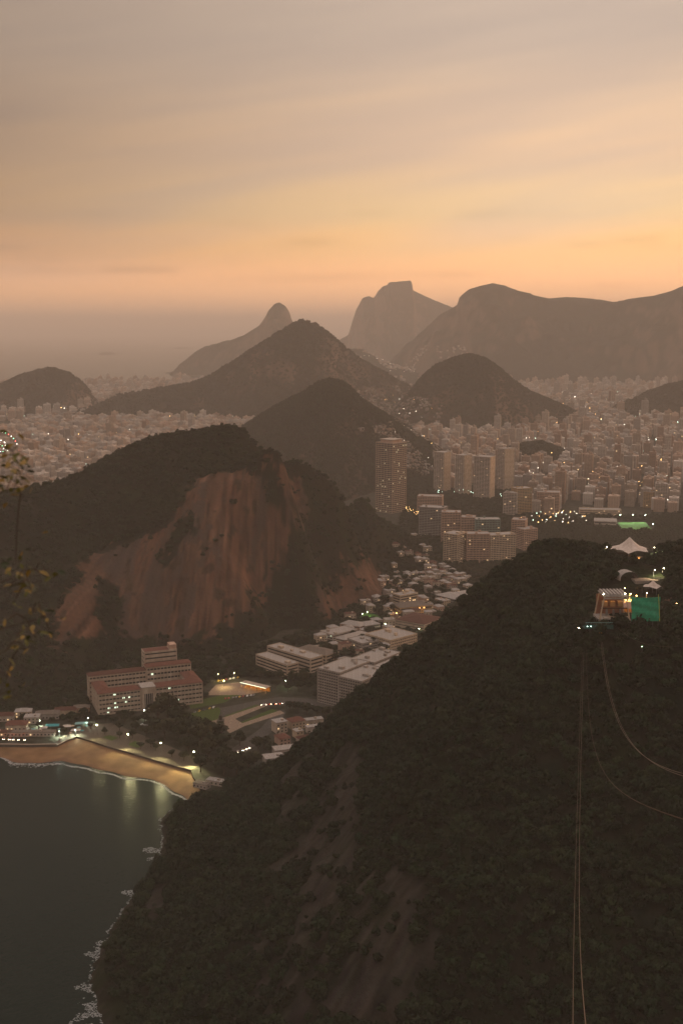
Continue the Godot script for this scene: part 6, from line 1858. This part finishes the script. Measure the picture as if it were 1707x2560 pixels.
	lamp_post("work_lamp", "work lamp in front of the green netting", on_hill(Vector3(184.25, 214.21, -676)), 4.0, a + Vector3(W / 2, 7, 0), 150.0, Color(0.85, 1.0, 0.85), 70.0, "", 0.2, 5.0)
	# lower platform
	a = Vector3(150.76, 211.8, -684)
	o = base("lower_platform", a)
	box(o, "deck", Vector3(8.5, 0.3, -3), Vector3(18, 0.6, 6), mats.teal_dark)
	box(o, "parapet", Vector3(8.5, 1.7, -0.1), Vector3(18, 2.2, 0.25), mats.teal_dark)
	box(o, "rail", Vector3(8.5, 4.1, -0.1), Vector3(17, 0.2, 0.2), mats.awning_blue)
	for k in 6: box(o, "post", Vector3(0.4 + 3.2 * k, 2.2, -0.3), Vector3(0.18, 3.9, 0.18), mats.steel)
	box(o, "support", Vector3(4, -4, -3), Vector3(1.6, 8.2, 1.6), mats.grime_stone)
	box(o, "support", Vector3(13, -4, -3), Vector3(1.6, 8.2, 1.6), mats.grime_stone)
	box(o, "orange_box", Vector3(9.3, -1.2, 0.4), Vector3(1.9, 2.2, 1.6), mats.ochre_bright)
	for s in [1.2, 3.4]: put(small_bulb(0.22), "deck_lamp", glow(0.7, 1.0, 0.85, 12.0), o, Vector3(s, 1.9, 0.6))
	tag(o, "teal lower platform of the cable-car station", "platform")
	# paved terraces, boulders and trees of the hilltop park
	for t in [[Vector3(203.54, 224.42, -785), 30.0, 13.0, "paved terrace lit by amber lamps above the pavilion"], [Vector3(226.47, 222.41, -870), 34.0, 12.0, "paved terrace in front of the large tent"], [Vector3(226.94, 222.94, -825), 22.0, 10.0, "paved terrace between the two tents"]]:
		var at := on_hill(t[0])
		o = base("terrace", at, 0.1)
		box(o, "slab", Vector3(0, -0.6, 0), Vector3(t[1], 2.4, t[2]), mats.concrete)
		box(o, "paving", Vector3(0, 0.63, 0), Vector3(t[1] - 0.6, 0.06, t[2] - 0.6), mats.paving)
		for k in int(t[1] / 2.5): box(o, "rail_post", Vector3(-t[1] / 2 + 0.4 + 2.5 * k, 1.1, t[2] / 2 - 0.2), Vector3(0.09, 1.1, 0.09), mats.steel)
		box(o, "handrail", Vector3(0, 1.68, t[2] / 2 - 0.2), Vector3(t[1] - 0.4, 0.1, 0.12), mats.steel)
		tag(o, t[3], "terrace")
	for t in [[Vector3(229.29, 222.04, -775), 7.0, "rounded boulder lit orange at the right of the hilltop"], [Vector3(230.33, 217.35, -755), 9.0, "big boulder lit orange at the right edge"], [Vector3(217.41, 216.79, -740), 6.0, "smaller boulder below the orange-lit boulders"]]:
		var r := put(dome(t[1], t[1] * 0.95, int(t[1] * 7)), "boulder", mats.boulder)
		r.position = on_hill(t[0], -1.0)
		tag(r, t[2], "boulder")
	var tell := ["tree above the amber terrace", "tree beside the large membrane tent", "tree behind the pavilion"]
	for t in [[Vector3(198.76, 222.31, -800), 4, 0], [Vector3(214.57, 222.31, -800), 4, 0], [Vector3(189.79, 221.5, -780), 4, 0], [Vector3(206.98, 221.49, -760), 4, 2], [Vector3(216.55, 221.47, -765), 4, 2], [Vector3(185.4, 222.68, -750), 4, 2], [Vector3(242.78, 222.05, -850), 5, 1], [Vector3(256.76, 221.69, -880), 5, 1], [Vector3(210.88, 222.41, -870), 4, 1], [Vector3(210.77, 222.05, -850), 4, 1], [Vector3(227.54, 222.05, -850), 3, 1], [Vector3(258, 219.37, -860), 5, 1], [Vector3(231.79, 222.9, -800), 4, 0]]:
		tree(on_hill(t[0], -0.3), t[1], "dark hilltop " + tell[t[2]], "hilltop trees: " + tell[t[2]], rng.randi())
	# hilltop lamps
	var pts := [
		[Vector3(202.98, 224.66, -800), "bright amber lamp above the pavilion", 5.0, Color(1.0, 0.62, 0.2), 60.0],
		[Vector3(204.84, 223.32, -790), "amber lamp on the terrace right of the bright one", 4.0, Color(1.0, 0.62, 0.2), 60.0],
		[Vector3(207.82, 223.26, -785), "orange lamp in the middle of the hilltop terrace", 4.0, Color(1.0, 0.45, 0.12), 50.0],
		[Vector3(193.95, 222.64, -780), "small amber lamp at the left of the terrace", 3.5, Color(1.0, 0.7, 0.3), 30.0],
		[Vector3(216.53, 222.16, -790), "amber lamp below the small tent", 3.5, Color(1.0, 0.55, 0.2), 40.0],
		[Vector3(232.46, 222.5, -830), "white lamp above the small tent", 4.0, Color(1.0, 0.85, 0.55), 30.0],
		[Vector3(239.02, 222.5, -830), "white lamp beside the rocks above the small tent", 4.0, Color(1.0, 0.8, 0.45), 40.0],
		[Vector3(245.36, 222.98, -880), "lamp at the edge of the large tent", 4.0, Color(1.0, 0.82, 0.5), 30.0],
		[Vector3(245.17, 222.41, -870), "second lamp at the edge of the large tent", 4.0, Color(1.0, 0.82, 0.5), 30.0],
		[Vector3(246.92, 222.14, -865), "third lamp at the edge of the large tent", 4.0, Color(1.0, 0.9, 0.7), 30.0],
		[Vector3(208.07, 225.55, -880), "lamp at the left tip of the large tent", 3.5, Color(1.0, 0.8, 0.5), 20.0],
		[Vector3(227.28, 225.58, -870), "amber lamp under the large tent", 3.2, Color(1.0, 0.62, 0.2), 60.0],
		[Vector3(149.61, 233.72, -700), "lone lamp on the dark slope left of the station", 4.0, Color(1.0, 0.85, 0.6), 0.0],
		[Vector3(228.92, 220.37, -760), "amber lamp shining on the rock wall", 4.0, Color(1.0, 0.45, 0.15), 300.0],
	]
	for p in pts:
		var g := on_hill(p[0])
		lamp_post("hilltop_lamp", p[1], g, p[2] + 1.0, g + Vector3(0.5, 0, 2.0), p[4] * 6.0, p[3], 78.0, "", 0.62, 46.0)
	for p in [[Vector3(183.98, 225.34, -930), "leftmost of three lamps on the hilltop edge"], [Vector3(188.65, 224.66, -930), "middle of three lamps on the hilltop edge"], [Vector3(193.64, 224.66, -930), "rightmost of three lamps on the hilltop edge"]]:
		var g := on_hill(p[0])
		lamp_post("hilltop_lamp", p[1], g, 9.5, g + Vector3(-4, 0, 4.0), 60.0, Color(0.95, 0.9, 0.5), 78.0, "", 0.7, 46.0)
	o = base("view_terrace", on_hill(Vector3(187.74, 220.08, -940)))
	box(o, "deck", Vector3(0, 3.4, 0), Vector3(20, 0.5, 9), mats.teal_dark)
	box(o, "screen", Vector3(-1, 5.0, 4.3), Vector3(20, 2.4, 0.2), mats.teal_dark)
	for s in [-8.0, 0.0, 8.0]: box(o, "post", Vector3(s, 1.2, 0), Vector3(0.5, 4.6, 0.5), mats.steel)
	tag(o, "teal viewing terrace at the left edge of the hilltop", "terrace")

func small_bulb(r: float) -> SphereMesh:
	var m := SphereMesh.new()
	m.radius = r
	m.height = r * 2.0
	m.radial_segments = 8
	m.rings = 4
	return m

# ---------------------------------------------------------------- ropes
func rope(called: String, label: String, s: Vector3, e: Vector3, sag: float, r: float, dim := false) -> void:
	var v := PackedVector3Array()
	var nr := PackedVector3Array()
	var id := PackedInt32Array()
	var n := 90
	for i in n + 1:
		var t := float(i) / n
		var p := s.lerp(e, t)
		p.y -= sag * 4.0 * t * (1.0 - t)
		var q := s.lerp(e, t + 0.01)
		q.y -= sag * 4.0 * (t + 0.01) * (0.99 - t)
		var dir := (q - p).normalized()
		var a := dir.cross(Vector3.UP).normalized()
		var b := dir.cross(a)
		for k in 6:
			var d := a * cos(TAU * k / 6.0) + b * sin(TAU * k / 6.0)
			v.append(p + d * r)
			nr.append(d)
	for i in n:
		for k in 6:
			var a := i * 6 + k
			var b := i * 6 + (k + 1) % 6
			id.append_array([a, a + 6, b, b, a + 6, b + 6])
	var o := put(mesh_from(v, id, nr), called, mats.rope_dim if dim else mats.rope)
	tag(o, label, "cable")

func ropes() -> void:
	var s := Vector3(164.1, 202.6, -700.0)
	var e := Vector3(27.8, 371.7, -58.8)
	rope("track_rope", "upper strand of the thick pale cable pair sweeping right from the station", s, e, 25.9, 0.05)
	rope("track_rope", "lower strand of the thick pale cable pair sweeping right from the station", s + Vector3(0.9, -0.3, 0), e + Vector3(0.5, -0.55, 0), 25.9, 0.05)
	rope("haul_rope", "thin cable crossing the forest below the thick pair", Vector3(155.2, 198.9, -700.0), Vector3(11.1, 382.6, -28.4), 25.9, 0.035, true)
	rope("track_rope", "brown cable hanging almost straight down the picture", Vector3(153.8, 198.9, -700.0), Vector3(14.2, 353.9, -58.4), 51.8, 0.05)
	rope("haul_rope", "thin cable just left of the hanging brown cable", Vector3(152.9, 198.9, -700.0), Vector3(13.1, 353.6, -58.4), 51.8, 0.035)
	rope("haul_rope", "faint thin cable just right of the station netting", Vector3(172.9, 210.8, -695.0), Vector3(46.1, 391.5, -51.8), 11.8, 0.04, true)

# ---------------------------------------------------------------- the viewpoint: summit rock, lamp, and a leafy branch reaching into view
func viewpoint() -> void:
	var prof := [[0.0, 391.0], [4.0, 390.8], [7.0, 389.6], [12.0, 383.0], [25.0, 366.0], [60.0, 318.0], [110.0, 220.0], [150.0, 110.0], [185.0, -5.0]]
	var st := SurfaceTool.new()
	st.begin(Mesh.PRIMITIVE_TRIANGLES)
	st.set_smooth_group(0)
	var seg := 40
	var pt := func(i: int, k: int) -> Vector3:
		var a := TAU * (k % seg) / seg
		var r: float = prof[i][0] * (1.0 + 0.10 * noise_a.get_noise_2d(cos(a) * 60.0 + i * 30.0, sin(a) * 60.0))
		return Vector3(cos(a) * r, prof[i][1], sin(a) * r + 1.0)
	for i in prof.size() - 1:
		for k in seg:
			for p in [pt.call(i, k), pt.call(i, k + 1), pt.call(i + 1, k + 1), pt.call(i, k), pt.call(i + 1, k + 1), pt.call(i + 1, k)]: st.add_vertex(p)
	st.index()
	st.generate_normals()
	tag(put(st.commit(), "summit_rock", mats.soil_plain), "bare rock of the summit below the viewpoint", "rock", "", "structure")
	# tree at the edge of the viewpoint
	var foot := Vector3(-2.75, 390.6, -4.4)
	var o := base("shrub_tree", foot)
	var v := PackedVector3Array()
	var id := PackedInt32Array()
	limb(v, id, [Vector3.ZERO, Vector3(-0.15, 2.4, -0.1), Vector3(0.1, 5.6, -0.3), 0.09, 0.03])
	put(mesh_from(v, id), "trunk", mats.bark, o)
	var lv := PackedVector3Array([Vector3(-0.5, 0, 0), Vector3(-0.2, 0.05, 0.2), Vector3(0.15, 0.05, 0.19), Vector3(0.5, -0.06, 0), Vector3(0.15, 0.05, -0.19), Vector3(-0.2, 0.05, -0.2), Vector3(-0.2, 0.0, 0), Vector3(0.15, 0.0, 0)])
	var leaf := mesh_from(lv, PackedInt32Array([0, 6, 1, 1, 6, 7, 1, 7, 2, 2, 7, 3, 0, 5, 6, 5, 4, 7, 5, 7, 6, 4, 3, 7]))
	# sprays: where the twig ends, how many leaves, how wide
	var sprays := [[Vector3(-1.37, 395.5, -4.6), 16, 0.034], [Vector3(-1.37, 395.44, -4.78), 10, 0.025], [Vector3(-1.46, 395.39, -4.96), 14, 0.034], [Vector3(-1.55, 395.32, -5.14), 8, 0.023], [Vector3(-1.51, 395.32, -5.32), 5, 0.014], [Vector3(-1.33, 395.36, -4.6), 7, 0.023], [Vector3(-1.42, 395.32, -4.78), 8, 0.023], [Vector3(-1.41, 395.28, -4.96), 5, 0.016], [Vector3(-1.5, 394.94, -5.14), 9, 0.025], [Vector3(-1.46, 394.86, -5.32), 5, 0.023], [Vector3(-1.21, 394.98, -4.6), 5, 0.018], [Vector3(-1.42, 394.91, -4.78), 7, 0.023], [Vector3(-1.42, 394.88, -4.96), 5, 0.018], [Vector3(-1.43, 394.81, -5.14), 4, 0.014], [Vector3(-1.56, 394.72, -5.32), 6, 0.021], [Vector3(-1.24, 394.81, -4.6), 8, 0.021], [Vector3(-1.33, 394.79, -4.78), 4, 0.014], [Vector3(-1.31, 394.66, -4.96), 6, 0.016], [Vector3(-1.55, 394.66, -5.14), 5, 0.018], [Vector3(-1.47, 394.53, -5.32), 5, 0.016], [Vector3(-1.37, 394.7, -4.6), 5, 0.023], [Vector3(-1.46, 394.61, -4.78), 5, 0.023], [Vector3(-1.42, 394.57, -4.96), 4, 0.018], [Vector3(-1.57, 394.37, -5.14), 7, 0.023], [Vector3(-1.58, 394.27, -5.32), 5, 0.016]]
	var stem := Vector3(-0.6, 4.0, -0.2)
	for i in sprays.size():
		var s = sprays[i]
		var tip: Vector3 = s[0] - foot
		var from := stem if i % 3 > 0 else Vector3(-0.05, clampf(tip.y - 0.5, 0.5, 5.2), -0.2)
		var tv := PackedVector3Array()
		var ti := PackedInt32Array()
		limb(tv, ti, [from, from.lerp(tip, 0.5) + Vector3(0, rng.randf_range(0.02, 0.14), 0), tip, 0.005 if i % 3 == 0 else 0.003, 0.0015])
		put(mesh_from(tv, ti), "twig", mats.bark, o)
		stem = tip
		for k in int(s[1] * 1.2):
			var q := put(leaf, "leaf", mats.near_leaf[rng.randi() % 3], o, tip + Vector3(rng.randfn() * s[2], rng.randfn() * s[2] * 0.9, rng.randfn() * 0.16))
			q.rotation = Vector3(rng.randf_range(-0.9, 0.9), rng.randf() * TAU, rng.randf_range(-0.9, 0.9))
			q.scale = Vector3.ONE * rng.randf_range(0.032, 0.058)
	tag(o, "shrub tree with sparse yellow-lit leaves at the left edge", "tree")
	lamp_post("viewpoint_lamp", "small lamp of the viewpoint just outside the picture", Vector3(-2.6, 390.6, -1.0), 3.3, Vector3(-1.5, 394.9, -5.0), 0.6, Color(1.0, 0.66, 0.22), 40.0, "", 0.2, 20.0)
